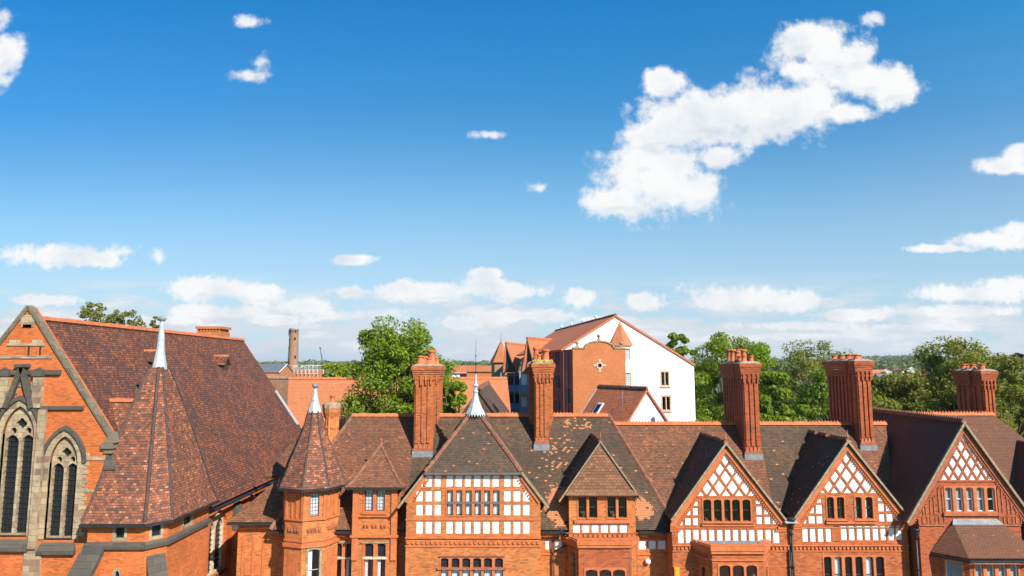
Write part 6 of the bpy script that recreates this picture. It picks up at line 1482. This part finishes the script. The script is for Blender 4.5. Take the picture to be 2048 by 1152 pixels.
# background trees: copies of four kinds
def copy_tree(rt, x, y, z, s, rz):
    c = rt.copy(); COL.objects.link(c); c.location = (x, y, z); c.rotation_euler = (0, 0, rz); c.scale = (s, s, s)
    for ch in list(rt.children):
        k = ch.copy(); COL.objects.link(k); k.parent = c
    return c
GL = 'one of many small green trees among the distant houses'; GG = 'trees among the distant houses'
kinds = []; rnd = random.Random(12); spots = []
for i in range(72):
    Y = 300 + 560 * rnd.random(); u = rnd.uniform(1480, 2080) if i < 34 else rnd.uniform(480, 1010); spots.append((u, Y))
for i, (u, Y) in enumerate(spots):
    p = at(u, 740, Y); z = HT(p.x, Y); lim = (rnd.uniform(748, 775) if Y < 230 else rnd.uniform(733, 752)) if u > 1000 else 741
    if u < 1000 and Y < 320: Y += 320; p = at(u, 740, Y); z = HT(p.x, Y)
    H = rnd.uniform(6, 10)
    if i < 4: kinds.append(tree('distant_tree', p.x, Y, z, z + 12, 4.6, GL, mat=('leaf_far', 'leaf_mid', 'leaf_far', 'leaf_olive')[i], seed=40 + i, leaves=2600, ls=.42, nclump=34, frac=.78, spread=.36, group=GG)); kinds[-1].scale = (H / 12,) * 3
    else: copy_tree(kinds[i % 4], p.x, Y, z, H / 12, rnd.uniform(0, 6.28))
GM = 'mid-distance trees filling the view behind the roofs'; rnd = random.Random(31); mids = []
for i in range(34):
    Y = rnd.uniform(125, 260); u = rnd.uniform(1500, 2120); p = at(u, rnd.uniform(752, 778), Y); z = HT(p.x, Y); H = p.z - z
    if i < 3: mids.append(tree('background_tree', p.x, Y, z, z + 14, 5.2, 'one of many broad trees in the middle distance behind the right-hand roofs', mat=('leaf_olive', 'leaf_mid', 'leaf')[i], seed=60 + i, leaves=7000, ls=.3, nclump=60, frac=.75, spread=.3, group=GM)); mids[-1].scale = (H / 14,) * 3
    else: copy_tree(mids[i % 3], p.x, Y, z, H / 14, rnd.uniform(0, 6.28))
# distant houses
HG = 'small houses among the distant trees'; rnd = random.Random(5)
for i in range(46):
    Y = rnd.uniform(380, 820); u = rnd.uniform(1520, 1860) if i < 40 else rnd.uniform(880, 1000); p = at(u, 745, Y); x = p.x; z = HT(x, Y)
    wl = ('render', 'render', 'brick_modern', 'white_paint', 'brick_far')[i % 5]; rf = ('tile_rust', 'slate', 'tile_red', 'tile_rust')[i % 4]
    lim = zz(rnd.uniform(731, 751), Y); zr = z + rnd.uniform(7, 9.5); lb = {'render': 'small white-walled house among the distant trees', 'white_paint': 'small white-walled house among the distant trees'}.get(wl, 'small brick house among the distant trees')
    simple_house('distant_house', x, Y, rnd.uniform(8, 14), rnd.uniform(7, 9), zr - 3.2, zr, wl, rf, lb, 'house', rnd.uniform(-.6, .6), HG, rnd.choice('xy'))
# far-off wood reading as one mass
def far_wood():
    rng = np.random.default_rng(3); V = []
    for (u0, u1, Y0, Y1, n, h) in ((430, 1010, 620, 1500, 520, 9), (1300, 2120, 900, 1500, 460, 10), (1500, 2150, 1300, 3600, 900, 13), (400, 1400, 1500, 3600, 700, 12)):
        for k in range(n):
            Y = rng.uniform(Y0, Y1); u = rng.uniform(u0, u1); x = (u - 1024) / F * Y; z = HT(x, Y); hh = h * rng.uniform(.6, 1.25); r = hh * rng.uniform(.45, .7) * (1 + Y / 4000)
            m = 46; d = rng.normal(size=(m, 3)); d /= np.linalg.norm(d, axis=1)[:, None]
            c = np.array([x, Y, z + hh * .5]) + d * np.array([r, r, hh * .5]); s = r * .34
            a = rng.normal(size=(m, 3)); nrm = d + rng.normal(size=(m, 3)) * .35; nrm /= np.linalg.norm(nrm, axis=1)[:, None]
            a -= nrm * (a * nrm).sum(1)[:, None]; a /= np.linalg.norm(a, axis=1)[:, None]; b = np.cross(nrm, a)
            V.append(np.stack([c - a * s, c - b * s * .7, c + a * s, c + b * s * .7], 1).reshape(-1, 3))
    o = bpy.data.objects.new('distant_wood', leaf_mesh(np.concatenate(V), 'leaf_far')); COL.objects.link(o); o['kind'] = 'stuff'; tag(o, 'dark line of far-off woodland along the horizon', 'wood')
far_wood()
# ================================================================== air
def haze():
    o = MB().box(-9400, 9400, -300, 9300, -1.5, 130).build('haze', M['ground'], None, 'stuff')
    m = bpy.data.materials.new('haze'); m.use_nodes = True; nt = m.node_tree; nt.nodes.clear(); g = NT(nt)
    v = g.n('ShaderNodeVolumePrincipled'); v.inputs['Color'].default_value = (.78, .87, 1, 1); v.inputs['Density'].default_value = .00007; v.inputs['Anisotropy'].default_value = .2
    out = g.n('ShaderNodeOutputMaterial'); g.link(v.outputs[0], out.inputs['Volume']); o.data.materials.clear(); o.data.materials.append(m)
haze()
